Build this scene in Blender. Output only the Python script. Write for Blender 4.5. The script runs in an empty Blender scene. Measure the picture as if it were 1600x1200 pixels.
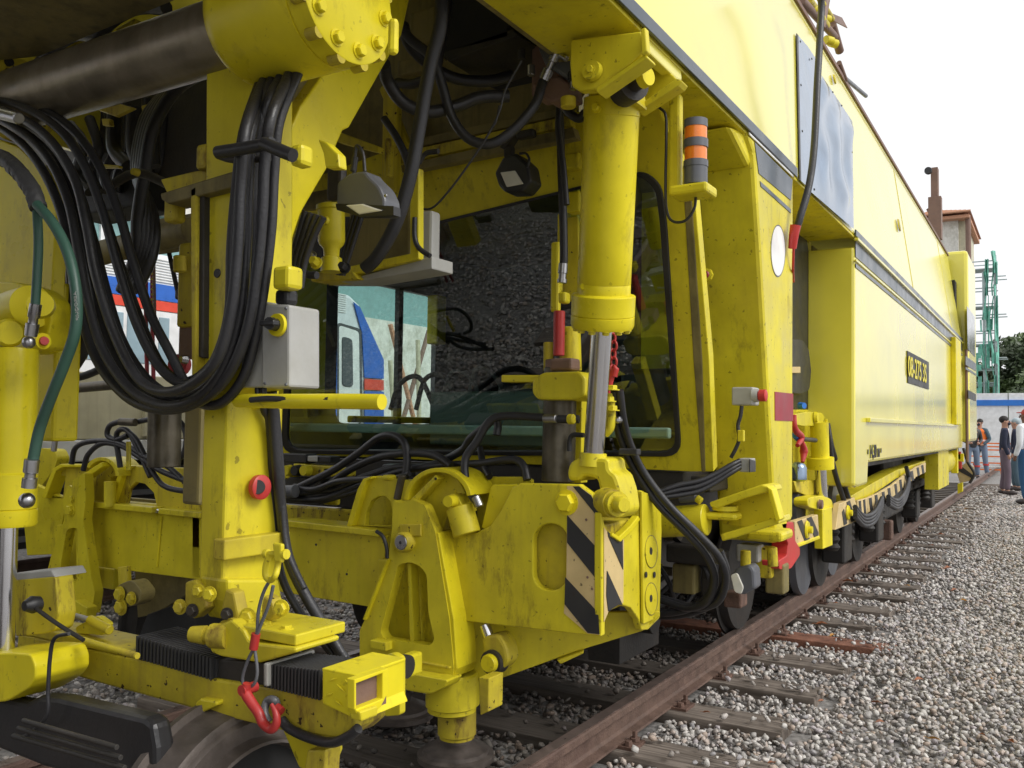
import bpy, bmesh, math, random
import numpy as np
from mathutils import Vector, Matrix
random.seed(7); RNG = np.random.default_rng(11)
SC = bpy.context.scene
C = SC.collection
# ------------------------------------------------------------------ camera
FPX = 1393.0; CAMH = 1.45
Yc = Vector((845, -74, -FPX)).normalized()
Xc = -Vector((-2300, -36, -FPX)); Xc = (Xc - Yc * Xc.dot(Yc)).normalized()
Zc = Xc.cross(Yc)
RW = Matrix((Xc, Yc, Zc))                      # world = RW @ cam
CAM = Vector((0, 0, CAMH))
cd = bpy.data.cameras.new('camera'); cam = bpy.data.objects.new('camera', cd); C.objects.link(cam)
cam.matrix_world = Matrix.Translation(CAM) @ RW.to_4x4()
cd.sensor_width = 36; cd.lens = FPX / 1600 * 36; cd.clip_start = 0.05; cd.clip_end = 2000
SC.camera = cam
# ------------------------------------------------------------------ light
SUN_EL, SUN_AZ = math.radians(42), math.radians(88)     # azimuth from +Y towards +X
w = bpy.data.worlds.new('World'); SC.world = w; w.use_nodes = True
nt = w.node_tree; nt.nodes.clear()
sky = nt.nodes.new('ShaderNodeTexSky'); sky.sky_type = 'NISHITA'; sky.sun_disc = False
sky.sun_elevation = SUN_EL; sky.sun_rotation = SUN_AZ; sky.air_density = 1.0; sky.dust_density = 6.0; sky.ozone_density = 1.0
hs = nt.nodes.new('ShaderNodeHueSaturation'); hs.inputs['Saturation'].default_value = 0.12
mx = nt.nodes.new('ShaderNodeMix'); mx.data_type = 'RGBA'; mx.inputs[0].default_value = 0.72
mx.inputs[7].default_value = (9.3, 9.35, 9.5, 1)          # even overcast cloud layer
bg = nt.nodes.new('ShaderNodeBackground'); bg.inputs['Strength'].default_value = 0.12
wo = nt.nodes.new('ShaderNodeOutputWorld')
nt.links.new(sky.outputs[0], hs.inputs['Color']); nt.links.new(hs.outputs[0], mx.inputs[6])
nt.links.new(mx.outputs[2], bg.inputs['Color']); nt.links.new(bg.outputs[0], wo.inputs['Surface'])
sl = bpy.data.lights.new('sun', 'SUN'); sl.energy = 1.5; sl.angle = math.radians(25); sl.color = (1, .97, .92)
so = bpy.data.objects.new('sun', sl); C.objects.link(so)
sd = Vector((math.sin(SUN_AZ) * math.cos(SUN_EL), math.cos(SUN_AZ) * math.cos(SUN_EL), math.sin(SUN_EL)))
so.rotation_euler = sd.to_track_quat('Z', 'Y').to_euler(); so.location = (5, -5, 12)
SC.view_settings.view_transform = 'Standard'; SC.view_settings.look = 'None'
SC.view_settings.exposure = 0.22; SC.view_settings.gamma = 1.0; SC.view_settings.use_curve_mapping = False
SC.render.engine = 'CYCLES'

# ------------------------------------------------------------------ materials
MATS = {}
def nd(nt, t, **k):
    n = nt.nodes.new(t)
    for a, b in k.items(): setattr(n, a, b)
    return n
def mat(name, col, rough=.5, metal=0., coat=0., bump=0., bscale=60., var=.12, vscale=6., dirt=0., dcol=(.05, .035, .015), spots=0., rvar=.12,
        island=None, streak=0., spec=.5, wear=None, grime=0.):
    m = bpy.data.materials.new(name); m.use_nodes = True; t = m.node_tree; t.nodes.clear(); L = t.links.new
    out = nd(t, 'ShaderNodeOutputMaterial'); p = nd(t, 'ShaderNodeBsdfPrincipled'); L(p.outputs[0], out.inputs[0])
    p.inputs['Metallic'].default_value = metal; p.inputs['Coat Weight'].default_value = coat; p.inputs['Coat Roughness'].default_value = .12
    p.inputs['Specular IOR Level'].default_value = spec
    g = nd(t, 'ShaderNodeNewGeometry')
    n1 = nd(t, 'ShaderNodeTexNoise'); n1.inputs['Scale'].default_value = vscale; n1.inputs['Detail'].default_value = 6; L(g.outputs['Position'], n1.inputs['Vector'])
    def ramp(src, a, b):
        r = nd(t, 'ShaderNodeMapRange'); r.inputs['From Min'].default_value = a; r.inputs['From Max'].default_value = b; L(src, r.inputs['Value']); return r.outputs[0]
    def mix(f, a, b):
        x = nd(t, 'ShaderNodeMix', data_type='RGBA')
        if isinstance(f, float): x.inputs[0].default_value = f
        else: L(f, x.inputs[0])
        for s, v in ((x.inputs[6], a), (x.inputs[7], b)):
            if isinstance(v, tuple): s.default_value = (*v[:3], 1)
            else: L(v, s)
        return x.outputs[2]
    def mul(a, k):
        x = nd(t, 'ShaderNodeMath', operation='MULTIPLY'); L(a, x.inputs[0])
        if isinstance(k, (int, float)): x.inputs[1].default_value = k
        else: L(k, x.inputs[1])
        return x.outputs[0]
    lo = tuple(max(0, c * (1 - var)) for c in col); hi = tuple(min(1, c * (1 + var)) for c in col)
    c = mix(ramp(n1.outputs[0], .3, .7), lo, hi)
    if island:
        rp = nd(t, 'ShaderNodeValToRGB'); L(g.outputs['Random Per Island'], rp.inputs[0]); e = rp.color_ramp; e.interpolation = 'CONSTANT'
        while len(e.elements) < len(island): e.elements.new(.5)
        for i, cc in enumerate(island): e.elements[i].position = i / len(island); e.elements[i].color = (*cc, 1)
        c = mix(ramp(n1.outputs[0], .2, .8), rp.outputs[0], mix(.5, rp.outputs[0], tuple(x * .75 for x in col)))
    if dirt:
        n2 = nd(t, 'ShaderNodeTexNoise'); n2.inputs['Scale'].default_value = 2.6; n2.inputs['Detail'].default_value = 9; n2.inputs['Roughness'].default_value = .68
        L(g.outputs['Position'], n2.inputs['Vector'])
        c = mix(mul(ramp(n2.outputs[0], .47, .75), dirt), c, dcol)
    if streak:
        mp = nd(t, 'ShaderNodeMapping'); mp.inputs['Scale'].default_value = (28, 28, 1.3); L(g.outputs['Position'], mp.inputs[0])
        n3 = nd(t, 'ShaderNodeTexNoise'); n3.inputs['Scale'].default_value = 1; n3.inputs['Detail'].default_value = 4; L(mp.outputs[0], n3.inputs['Vector'])
        c = mix(mul(ramp(n3.outputs[0], .5, .78), streak), c, dcol)
    if grime:      # greasy brown stains with ragged edges and vertical runs
        mg = nd(t, 'ShaderNodeMapping'); mg.inputs['Scale'].default_value = (9, 9, 3.2); L(g.outputs['Position'], mg.inputs[0])
        n6 = nd(t, 'ShaderNodeTexNoise'); n6.inputs['Scale'].default_value = 1; n6.inputs['Detail'].default_value = 11; n6.inputs['Roughness'].default_value = .74; L(mg.outputs[0], n6.inputs['Vector'])
        c = mix(mul(ramp(n6.outputs[0], .555, .66), grime), c, (.15, .095, .022))
    if spots:
        n4 = nd(t, 'ShaderNodeTexNoise'); n4.inputs['Scale'].default_value = 42; n4.inputs['Detail'].default_value = 3; L(g.outputs['Position'], n4.inputs['Vector'])
        c = mix(mul(ramp(n4.outputs[0], .675, .70), spots), c, (.04, .022, .01))
    if wear:
        n5 = nd(t, 'ShaderNodeTexNoise'); n5.inputs['Scale'].default_value = wear[1]; n5.inputs['Detail'].default_value = 8; L(g.outputs['Position'], n5.inputs['Vector'])
        c = mix(ramp(n5.outputs[0], wear[2], wear[2] + .04), c, wear[0])
    L(c, p.inputs['Base Color'])
    rr = nd(t, 'ShaderNodeMapRange'); rr.inputs['From Min'].default_value = .3; rr.inputs['From Max'].default_value = .7
    rr.inputs['To Min'].default_value = max(.03, rough - rvar); rr.inputs['To Max'].default_value = min(1, rough + rvar)
    L(n1.outputs[0], rr.inputs['Value']); L(rr.outputs[0], p.inputs['Roughness'])
    if bump:
        nb = nd(t, 'ShaderNodeTexNoise'); nb.inputs['Scale'].default_value = bscale; nb.inputs['Detail'].default_value = 5; L(g.outputs['Position'], nb.inputs['Vector'])
        b = nd(t, 'ShaderNodeBump'); b.inputs['Strength'].default_value = bump; b.inputs['Distance'].default_value = .01
        L(nb.outputs[0], b.inputs['Height']); L(b.outputs[0], p.inputs['Normal'])
    MATS[name] = m; return m
YB = (.66, .565, .024)
mat('yellow', YB, .38, coat=0., spec=.3, dirt=.5, dcol=(.42, .32, .03), spots=.5, streak=.3, bump=.06, bscale=25, grime=.5)
mat('yellow_clean', (.72, .61, .018), .36, coat=.0, spec=.25, dirt=.22, dcol=(.42, .33, .03), bump=.03, bscale=20, grime=.3, spots=.25)
mat('yellow_dirty', (.56, .46, .025), .5, spec=.3, dirt=.8, dcol=(.22, .15, .04), spots=1, streak=.5, bump=.12, bscale=40, grime=1)
mat('yellow_body', (.79, .71, .075), .25, coat=.68, dirt=.12, dcol=(.64, .57, .14), bump=.08, bscale=.9, spec=.6, rvar=.03, vscale=1.5)
mat('yellow_grime_shade', (.22, .18, .06), .6, dirt=.95, dcol=(.05, .04, .02), streak=.6, bump=.15, bscale=40)  # grimy yellow; also painted as shade on header beams and window channel
mat('rubber', (.020, .020, .023), .45, var=.3, dirt=.3, dcol=(.06, .055, .05), bump=.15, bscale=120)
mat('rubber_green', (.03, .085, .06), .5, var=.2, dirt=.3, dcol=(.05, .05, .05), bump=.1)
mat('tape', (.05, .05, .052), .55, bump=.5, bscale=50)
mat('black_plastic', (.018, .018, .02), .42, dirt=.3, dcol=(.07, .065, .06), bump=.1, bscale=80)
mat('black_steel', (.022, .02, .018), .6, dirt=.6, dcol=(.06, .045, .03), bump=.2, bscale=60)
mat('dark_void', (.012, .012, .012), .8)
mat('steel', (.42, .42, .44), .32, metal=1, var=.2, bump=.05)
mat('chrome', (.72, .72, .75), .20, metal=1, var=.05, rvar=.03)
mat('oily_steel', (.13, .115, .085), .42, metal=.6, var=.4, vscale=9, dirt=.7, dcol=(.04, .03, .015), streak=.6, bump=.15, bscale=50)
mat('worn_tube', (.27, .235, .17), .38, metal=.55, var=.35, vscale=7, dirt=.75, dcol=(.10, .075, .035), streak=.3, bump=.12, bscale=40)
mat('rust', (.13, .075, .055), .75, var=.35, vscale=14, dirt=.8, dcol=(.06, .03, .022), bump=.5, bscale=70)
mat('rail_rust', (.125, .078, .058), .62, var=.3, vscale=10, dirt=.6, dcol=(.07, .035, .03), streak=.35, bump=.4, bscale=90)
mat('rail_top', (.20, .15, .13), .38, metal=.5, var=.25, vscale=20, bump=.1)
mat('grey_box', (.38, .38, .36), .5, dirt=.45, dcol=(.2, .18, .12), bump=.05)
mat('grey_plastic', (.10, .105, .12), .4, dirt=.3, dcol=(.2, .19, .17))
mat('lamp_lens', (.75, .74, .66), .15, coat=.6)
mat('red', (.50, .035, .03), .45, coat=.1, dirt=.6, dcol=(.25, .02, .02))
mat('maroon', (.30, .03, .045), .5, dirt=.3)
mat('orange_lens', (.85, .22, .02), .25, coat=.5)
mat('white_paint', (.78, .78, .76), .4, dirt=.15, dcol=(.5, .48, .4))
mat('beige', (.62, .47, .22), .5, dirt=.35, dcol=(.25, .17, .06), spots=.8)
mat('hazard_black', (.025, .025, .027), .5, dirt=.3, dcol=(.08, .07, .05), spots=.3)
mat('stripe_blue', (.028, .045, .065), .35, coat=.3, var=.2)
mat('blue_sheet', (.25, .32, .42), .16, metal=.9, bump=.5, bscale=3, var=.15, rvar=.04)
mat('brown_steel', (.20, .12, .09), .6, dirt=.5, dcol=(.09, .05, .04), bump=.2)
mat('bellows', (.022, .022, .024), .6, bump=.1, dirt=.4, dcol=(.06, .055, .045))
def wood():
    m = mat('sleeper_wood', (.25, .21, .175), .85, var=.25, vscale=5, dirt=.5, dcol=(.08, .06, .045), bump=.3, bscale=60)
    t = m.node_tree; L = t.links.new; g = [n for n in t.nodes if n.type == 'NEW_GEOMETRY'][0]; p = [n for n in t.nodes if n.type == 'BSDF_PRINCIPLED'][0]
    mp = nd(t, 'ShaderNodeMapping'); mp.inputs['Scale'].default_value = (2.5, 70, 30); L(g.outputs['Position'], mp.inputs[0])
    n = nd(t, 'ShaderNodeTexNoise'); n.inputs['Scale'].default_value = 1; n.inputs['Detail'].default_value = 6; L(mp.outputs[0], n.inputs['Vector'])
    src = p.inputs['Base Color'].links[0].from_socket
    r = nd(t, 'ShaderNodeMapRange'); r.inputs['From Min'].default_value = .35; r.inputs['From Max'].default_value = .62; L(n.outputs[0], r.inputs['Value'])
    x = nd(t, 'ShaderNodeMix', data_type='RGBA'); L(r.outputs[0], x.inputs[0]); x.inputs[6].default_value = (.09, .07, .055, 1); L(src, x.inputs[7]); L(x.outputs[2], p.inputs['Base Color'])
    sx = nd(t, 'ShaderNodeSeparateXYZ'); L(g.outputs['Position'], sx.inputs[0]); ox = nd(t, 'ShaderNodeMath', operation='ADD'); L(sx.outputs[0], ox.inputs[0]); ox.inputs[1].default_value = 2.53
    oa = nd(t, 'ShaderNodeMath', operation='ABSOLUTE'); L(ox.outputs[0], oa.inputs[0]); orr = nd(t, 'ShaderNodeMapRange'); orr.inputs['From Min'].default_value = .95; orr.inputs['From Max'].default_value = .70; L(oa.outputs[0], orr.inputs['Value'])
    x2 = nd(t, 'ShaderNodeMix', data_type='RGBA'); om = nd(t, 'ShaderNodeMath', operation='MULTIPLY'); om.inputs[1].default_value = .75; L(orr.outputs[0], om.inputs[0]); L(om.outputs[0], x2.inputs[0]); L(x.outputs[2], x2.inputs[6]); x2.inputs[7].default_value = (.035, .028, .022, 1); L(x2.outputs[2], p.inputs['Base Color'])   # darker between the rails
    b = nd(t, 'ShaderNodeBump'); b.inputs['Strength'].default_value = .8; b.inputs['Distance'].default_value = .006; L(n.outputs[0], b.inputs['Height']); L(b.outputs[0], p.inputs['Normal'])
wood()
mat('sleeper_rusty', (.24, .105, .065), .85, var=.3, vscale=12, dirt=.5, dcol=(.10, .055, .04), bump=.5, bscale=70)
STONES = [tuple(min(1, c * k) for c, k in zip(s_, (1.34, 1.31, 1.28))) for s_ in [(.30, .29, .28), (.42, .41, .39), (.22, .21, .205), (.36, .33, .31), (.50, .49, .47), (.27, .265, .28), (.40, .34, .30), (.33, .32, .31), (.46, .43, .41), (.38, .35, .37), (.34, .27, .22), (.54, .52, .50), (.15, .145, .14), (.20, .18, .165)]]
mat('ballast_dark', (.10, .09, .08), .7, var=.3, vscale=50, bump=.5, bscale=150, island=[(c[0] * .32, c[1] * .30, c[2] * .28) for c in STONES])
mat('wheel_steel', (.12, .10, .088), .55, metal=.35, var=.3, vscale=20, dirt=.8, dcol=(.05, .04, .033), bump=.15, bscale=90)
mat('ballast_stone', (.42, .40, .37), .85, var=.2, vscale=60, bump=.5, bscale=150, island=STONES)
mat('ground_gravel', (.23, .22, .21), .95, var=.5, vscale=28, bump=1.0, bscale=22, dirt=.3, dcol=(.12, .10, .08))
mat('pavement', (.36, .355, .34), .85, var=.15, vscale=2, bump=.2, dirt=.3, dcol=(.25, .24, .22))
mat('leaf_brown', (.24, .075, .02), .6, var=.5, vscale=30)
mat('leaf_yellow', (.42, .20, .03), .6, var=.4, vscale=30)
def glass(name, tint, refl, rough=.01):
    m = bpy.data.materials.new(name); m.use_nodes = True; t = m.node_tree; t.nodes.clear(); L = t.links.new
    out = nd(t, 'ShaderNodeOutputMaterial'); mxs = nd(t, 'ShaderNodeMixShader'); tr = nd(t, 'ShaderNodeBsdfTransparent'); gl = nd(t, 'ShaderNodeBsdfGlossy')
    tr.inputs[0].default_value = (*tint, 1); gl.inputs['Roughness'].default_value = rough; gl.inputs[0].default_value = (.9, .95, .95, 1)
    fr = nd(t, 'ShaderNodeFresnel'); fr.inputs[0].default_value = 1.5
    mr = nd(t, 'ShaderNodeMapRange'); mr.inputs['To Min'].default_value = refl; mr.inputs['To Max'].default_value = 1.0; L(fr.outputs[0], mr.inputs['Value'])
    gb = nd(t, 'ShaderNodeNewGeometry'); iv = nd(t, 'ShaderNodeMath', operation='SUBTRACT'); iv.inputs[0].default_value = 1; L(gb.outputs['Backfacing'], iv.inputs[1])
    mm = nd(t, 'ShaderNodeMath', operation='MULTIPLY'); L(mr.outputs[0], mm.inputs[0]); L(iv.outputs[0], mm.inputs[1])   # thin pane: one reflecting face
    L(mm.outputs[0], mxs.inputs[0]); L(tr.outputs[0], mxs.inputs[1]); L(gl.outputs[0], mxs.inputs[2]); L(mxs.outputs[0], out.inputs[0]); MATS[name] = m
glass('cab_glass', (.80, .90, .87), .13)
glass('dark_glass', (.05, .06, .06), .10)
mat('train_silver', (.62, .66, .70), .4)
mat('train_blue', (.02, .12, .50), .35)
mat('train_red', (.65, .06, .03), .4)
mat('train_white', (.72, .73, .74), .45, streak=.2, dcol=(.4, .4, .38))
mat('train_window', (.03, .04, .05), .12, coat=.5); mat('train_pane', (.26, .36, .42), .15, coat=.5); mat('frosted', (.09, .12, .105), .35); mat('ledge_green', (.30, .38, .345), .5)
mat('cream', (.55, .52, .38), .6, dirt=.4, dcol=(.35, .3, .2), streak=.4)
mat('leaf_green', (.085, .13, .04), .6, var=.4, vscale=3)
mat('leaf_dark', (.05, .075, .03), .6, var=.4, vscale=3)
mat('bark', (.09, .065, .045), .9, bump=.5)
mat('net_green', (.17, .46, .36), .7, var=.3, vscale=5)
mat('scaffold_steel', (.40, .46, .46), .5, metal=.3)
mat('roof_tile', (.50, .26, .16), .8, var=.2, vscale=20)
mat('plaster', (.68, .67, .62), .8, dirt=.9, dcol=(.36, .35, .28), streak=.3)
mat('hoarding_white', (.74, .75, .76), .5, dirt=.3, dcol=(.55, .55, .52))
mat('hoarding_blue', (.02, .16, .55), .5)
mat('barrier_orange', (.75, .17, .03), .6)
mat('teal_roof', (.20, .36, .36), .5)
mat('skin', (.40, .22, .15), .55); mat('skin_dark', (.16, .08, .05), .55); mat('hair', (.018, .014, .012), .7)
mat('cloth_orange', (.80, .17, .02), .8, bump=.3, bscale=20); mat('cloth_slate', (.06, .10, .13), .85, bump=.3, bscale=20)
mat('cloth_navy', (.018, .022, .045), .9, bump=.3, bscale=20); mat('cloth_mauve', (.13, .095, .12), .9, bump=.3, bscale=20)
mat('cloth_white', (.68, .70, .74), .8, bump=.4, bscale=14); mat('cloth_denim', (.025, .09, .20), .85, bump=.3, bscale=20)
mat('cloth_bluegrey', (.13, .17, .24), .85, bump=.3, bscale=20)
mat('reflective', (.85, .55, .5), .4); mat('cap_red', (.45, .05, .03), .7); mat('cap_grey', (.35, .42, .45), .7); mat('shoe', (.03, .02, .018), .5)

# ------------------------------------------------------------------ geometry helpers
def ray(px, py): return RW @ Vector((px - 800, 600 - py, -FPX)) / FPX
def P(px, py, X=None, Y=None, Z=None, D=None, pl=None):
    r = ray(px, py)
    if pl is not None: t = (pl[0] - CAM).dot(pl[1]) / r.dot(pl[1])
    elif D is not None: t = D
    elif X is not None: t = X / r.x
    elif Y is not None: t = Y / r.y
    else: t = (Z - CAMH) / r.z
    return CAM + r * t
def depth(p): return -(RW.transposed() @ (Vector(p) - CAM)).z
WLOC = {}
def setp(o, loc, parent):
    WLOC[o.name] = Vector(loc)
    o.parent = parent
    o.location = Vector(loc) - (WLOC[parent.name] if parent else Vector((0, 0, 0)))
def tagp(o, label=None, cat=None, group=None, kind=None):
    if label: o['label'] = label
    if cat: o['category'] = cat
    if group: o['group'] = group
    if kind: o['kind'] = kind
    return o
def empty(name, loc, label=None, cat=None, group=None, kind=None, parent=None):
    o = bpy.data.objects.new(name, None); C.objects.link(o); o.empty_display_size = .2; setp(o, loc, parent)
    return tagp(o, label, cat, group, kind)
def obj(name, bm, m, parent=None, bev=0, smooth=False, seg=2, base=False, sharp=40):
    bmesh.ops.recalc_face_normals(bm, faces=bm.faces)
    vs = [v.co for v in bm.verts]
    lo = Vector([min(v[i] for v in vs) for i in range(3)]); hi = Vector([max(v[i] for v in vs) for i in range(3)])
    c = (lo + hi) / 2
    if base: c.z = lo.z
    for v in bm.verts: v.co -= c
    me = bpy.data.meshes.new(name)
    if smooth:
        for f in bm.faces: f.smooth = True
    bm.to_mesh(me); bm.free()
    if smooth and sharp < 180:
        try: me.set_sharp_from_angle(angle=math.radians(sharp))
        except Exception: pass
    me.materials.append(MATS[m] if isinstance(m, str) else m)
    o = bpy.data.objects.new(name, me); C.objects.link(o); setp(o, c, parent)
    if bev:
        b = o.modifiers.new('bevel', 'BEVEL'); b.width = bev; b.segments = seg; b.limit_method = 'ANGLE'; b.angle_limit = math.radians(35)
        b.harden_normals = True if False else False
    return o
def dup(o, loc, parent='same'):
    c = o.copy(); C.objects.link(c); par = o.parent if parent == 'same' else parent
    setp(c, loc, par); return c
# planes
def PY(y): return (Vector((0, y, 0)), Vector((0, 1, 0)))
def PX(x): return (Vector((x, 0, 0)), Vector((1, 0, 0)))
def PZ(z): return (Vector((0, 0, z)), Vector((0, 0, 1)))
def prism_bm(pts, vec, holes=()):
    bm = bmesh.new(); vec = Vector(vec)
    if not holes:
        a = [bm.verts.new(p) for p in pts]; b = [bm.verts.new(Vector(p) + vec) for p in pts]; n = len(pts)
        bm.faces.new(a); bm.faces.new(b[::-1])
        for i in range(n): bm.faces.new((a[i], b[i], b[(i + 1) % n], a[(i + 1) % n]))
        return bm
    loops = [pts] + list(holes); es = []; layers = []
    for L_ in loops:
        vs = [bm.verts.new(p) for p in L_]; layers.append(vs)
        for i in range(len(vs)): es.append(bm.edges.new((vs[i], vs[(i + 1) % len(vs)])))
    r = bmesh.ops.triangle_fill(bm, edges=es, use_beauty=True)
    fs = [f for f in r['geom'] if isinstance(f, bmesh.types.BMFace)]
    mp = {}
    for L_ in layers:
        for v in L_: mp[v] = bm.verts.new(v.co + vec)
    for f in fs: bm.faces.new([mp[v] for v in reversed(f.verts)])
    for vs in layers:
        for i in range(len(vs)):
            j = (i + 1) % len(vs); bm.faces.new((vs[i], mp[vs[i]], mp[vs[j]], vs[j]))
    return bm
def roundpoly(pts, r, n=4):
    """round corners of a 2-D polygon (pixel space)"""
    out = []; N = len(pts)
    for i in range(N):
        p = Vector(pts[i]); a = Vector(pts[i - 1]); b = Vector(pts[(i + 1) % N])
        da = (a - p); db = (b - p); k = min(r, da.length * .45, db.length * .45)
        s = p + da.normalized() * k; e = p + db.normalized() * k
        for j in range(n + 1):
            t = j / n; out.append(tuple((1 - t) ** 2 * s + 2 * t * (1 - t) * p + t * t * e))
    return out
def plate(name, pts, pl, th, m, parent, holes=(), bev=.004, rnd=0, hrnd=0):
    """pixel outline on a plane, given real thickness away from the camera"""
    if rnd: pts = roundpoly(pts, rnd)
    if hrnd: holes = [roundpoly(h, hrnd) for h in holes]
    q = [P(x, y, pl=pl) for x, y in pts]; hq = [[P(x, y, pl=pl) for x, y in h] for h in holes]
    n = pl[1].normalized()
    if (q[0] - CAM).dot(n) < 0: n = -n
    return obj(name, prism_bm(q, n * th, hq), m, parent, bev)
def circ(cx, cy, rx, ry=None, n=20, a0=0, a1=360):
    ry = ry or rx; full = abs(a1 - a0) >= 360; k = n if full else n + 1
    return [(cx + rx * math.cos(math.radians(a0 + (a1 - a0) * i / n)), cy - ry * math.sin(math.radians(a0 + (a1 - a0) * i / n))) for i in range(k)]
def box_bm(c, s, rot=None, bm=None):
    bm = bm or bmesh.new(); r = bmesh.ops.create_cube(bm, size=1)
    M = Matrix.Translation(Vector(c)) @ (rot.to_4x4() if rot else Matrix.Identity(4)) @ Matrix.Diagonal((*s, 1))
    bmesh.ops.transform(bm, matrix=M, verts=r['verts']); return bm
def box(name, lo, hi, m, parent=None, bev=.004, rot=None, base=False):
    lo = Vector(lo); hi = Vector(hi); return obj(name, box_bm((lo + hi) / 2, hi - lo, rot), m, parent, bev, base=base)
def frame_of(d):
    d = Vector(d).normalized(); u = d.cross(Vector((0, 0, 1)))
    if u.length < 1e-3: u = d.cross(Vector((0, 1, 0)))
    u.normalize(); return d, u, d.cross(u)
def lathe_bm(A, B, prof, seg=28, bm=None, cap=True):
    bm = bm or bmesh.new(); A = Vector(A); B = Vector(B); L_ = (B - A).length; d, u, v = frame_of(B - A); rings = []
    for t, r in prof:
        c = A + d * (t * L_); rings.append([bm.verts.new(c + (u * math.cos(2 * math.pi * i / seg) + v * math.sin(2 * math.pi * i / seg)) * r) for i in range(seg)])
    for a, b in zip(rings, rings[1:]):
        for i in range(seg): bm.faces.new((a[i], a[(i + 1) % seg], b[(i + 1) % seg], b[i]))
    if cap: bm.faces.new(rings[0][::-1]); bm.faces.new(rings[-1])
    return bm
def lathe(name, A, B, prof, m, parent=None, seg=28, bev=0):
    return obj(name, lathe_bm(A, B, prof, seg), m, parent, bev, smooth=True)
def cyl(name, A, B, r, m, parent=None, seg=24, r2=None, ch=.0):
    L_ = (Vector(B) - Vector(A)).length; r2 = r if r2 is None else r2; k = min(.003, r * .15, L_ * .2) / L_; q = min(.003, r * .15)
    return lathe(name, A, B, [(0, r - q), (k, r), (1 - k, r2), (1, r2 - q)], m, parent, seg)
def catmull(pts, sub=6):
    pts = [Vector(p) for p in pts]
    if len(pts) < 3: return pts
    e = [pts[0] * 2 - pts[1]] + pts + [pts[-1] * 2 - pts[-2]]; out = []
    for i in range(1, len(e) - 2):
        a, b, c, d = e[i - 1:i + 3]
        for j in range(sub):
            t = j / sub; out.append(.5 * ((2 * b) + (c - a) * t + (2 * a - 5 * b + 4 * c - d) * t * t + (3 * b - a - 3 * c + d) * t ** 3))
    out.append(pts[-1]); return out
def tube_bm(pts, r, seg=10, sub=6, bm=None):
    bm = bm or bmesh.new(); path = catmull(pts, sub); n = len(path); rr = r if isinstance(r, (list, tuple)) else [r, r]
    rings = []; u = None
    for i, p in enumerate(path):
        d = (path[min(i + 1, n - 1)] - path[max(i - 1, 0)])
        if d.length < 1e-7: d = Vector((0, 0, 1))
        d.normalize()
        if u is None: u = frame_of(d)[1]
        u = (u - d * u.dot(d)); u = u.normalized() if u.length > 1e-5 else frame_of(d)[1]; v = d.cross(u)
        f = i / max(1, n - 1) * (len(rr) - 1); k = min(int(f), len(rr) - 2); q = rr[k] + (rr[k + 1] - rr[k]) * (f - k)
        rings.append([bm.verts.new(p + (u * math.cos(2 * math.pi * j / seg) + v * math.sin(2 * math.pi * j / seg)) * q) for j in range(seg)])
    for a, b in zip(rings, rings[1:]):
        for j in range(seg): bm.faces.new((a[j], a[(j + 1) % seg], b[(j + 1) % seg], b[j]))
    bm.faces.new(rings[0][::-1]); bm.faces.new(rings[-1]); return bm
def tube(name, pts, r, m, parent=None, seg=10, sub=6): return obj(name, tube_bm(pts, r, seg, sub), m, parent, smooth=True, sharp=60)
def ptube(name, pts, Y, rpx, m, parent, Y2=None, seg=10, X=None):
    """hose through pixel points lying on plane Y (blending to Y2)"""
    q = []; n = len(pts)
    for i, p in enumerate(pts):
        yy = p[2] if len(p) > 2 else (Y if Y2 is None else Y + (Y2 - Y) * i / (n - 1))
        q.append(P(p[0], p[1], X=X) if X else P(p[0], p[1], Y=yy))
    r = rpx * sum(depth(a) for a in q) / n / FPX
    return tube(name, q, r, m, parent, seg)
def pcyl(name, a, b, Y, rpx, m, parent, prof=None, seg=28, Y2=None):
    A = P(a[0], a[1], Y=Y); B = P(b[0], b[1], Y=Y2 or Y); k = (depth(A) + depth(B)) / 2 / FPX
    if prof is None: return cyl(name, A, B, rpx * k, m, parent, seg)
    return lathe(name, A, B, [(t, r * k) for t, r in prof], m, parent, seg)
def hexbolt(name, c, axis, r, h, m, parent, washer=True):
    c = Vector(c); d = Vector(axis).normalized(); bm = lathe_bm(c, c + d * h, [(0, r), (.85, r), (1, r * .85)], 6)
    if washer: lathe_bm(c, c + d * h * .2, [(0, r * 1.35), (1, r * 1.35)], 16, bm)
    return obj(name, bm, m, parent)
def pbolt(px, py, pl, rpx, m, parent, axis=None, h=.8, name='bolt', off=0):
    c = P(px, py, pl=pl); k = depth(c) / FPX; n = pl[1].normalized()
    if (c - CAM).dot(n) > 0: n = -n
    ax = axis or n
    return hexbolt(name, c + Vector(ax) * off, ax, rpx * k, rpx * k * h, m, parent)
def text(name, s, origin, xdir, up, size, m, parent, sx=1., ext=.0015):
    cu = bpy.data.curves.new(name, 'FONT'); cu.body = s; cu.size = size; cu.extrude = ext; cu.align_x = 'CENTER'; cu.align_y = 'CENTER'
    cu.offset = size * .012
    tmp = bpy.data.objects.new('tmp', cu); C.objects.link(tmp); bpy.context.view_layer.update()
    me = bpy.data.meshes.new_from_object(tmp.evaluated_get(bpy.context.evaluated_depsgraph_get())); bpy.data.objects.remove(tmp)
    x = Vector(xdir).normalized(); u = Vector(up).normalized(); z = x.cross(u)
    me.transform(Matrix((x * sx, u, z)).transposed().to_4x4())
    me.materials.clear(); me.materials.append(MATS[m]); o = bpy.data.objects.new(name, me); C.objects.link(o); setp(o, origin, parent); return o
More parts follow.
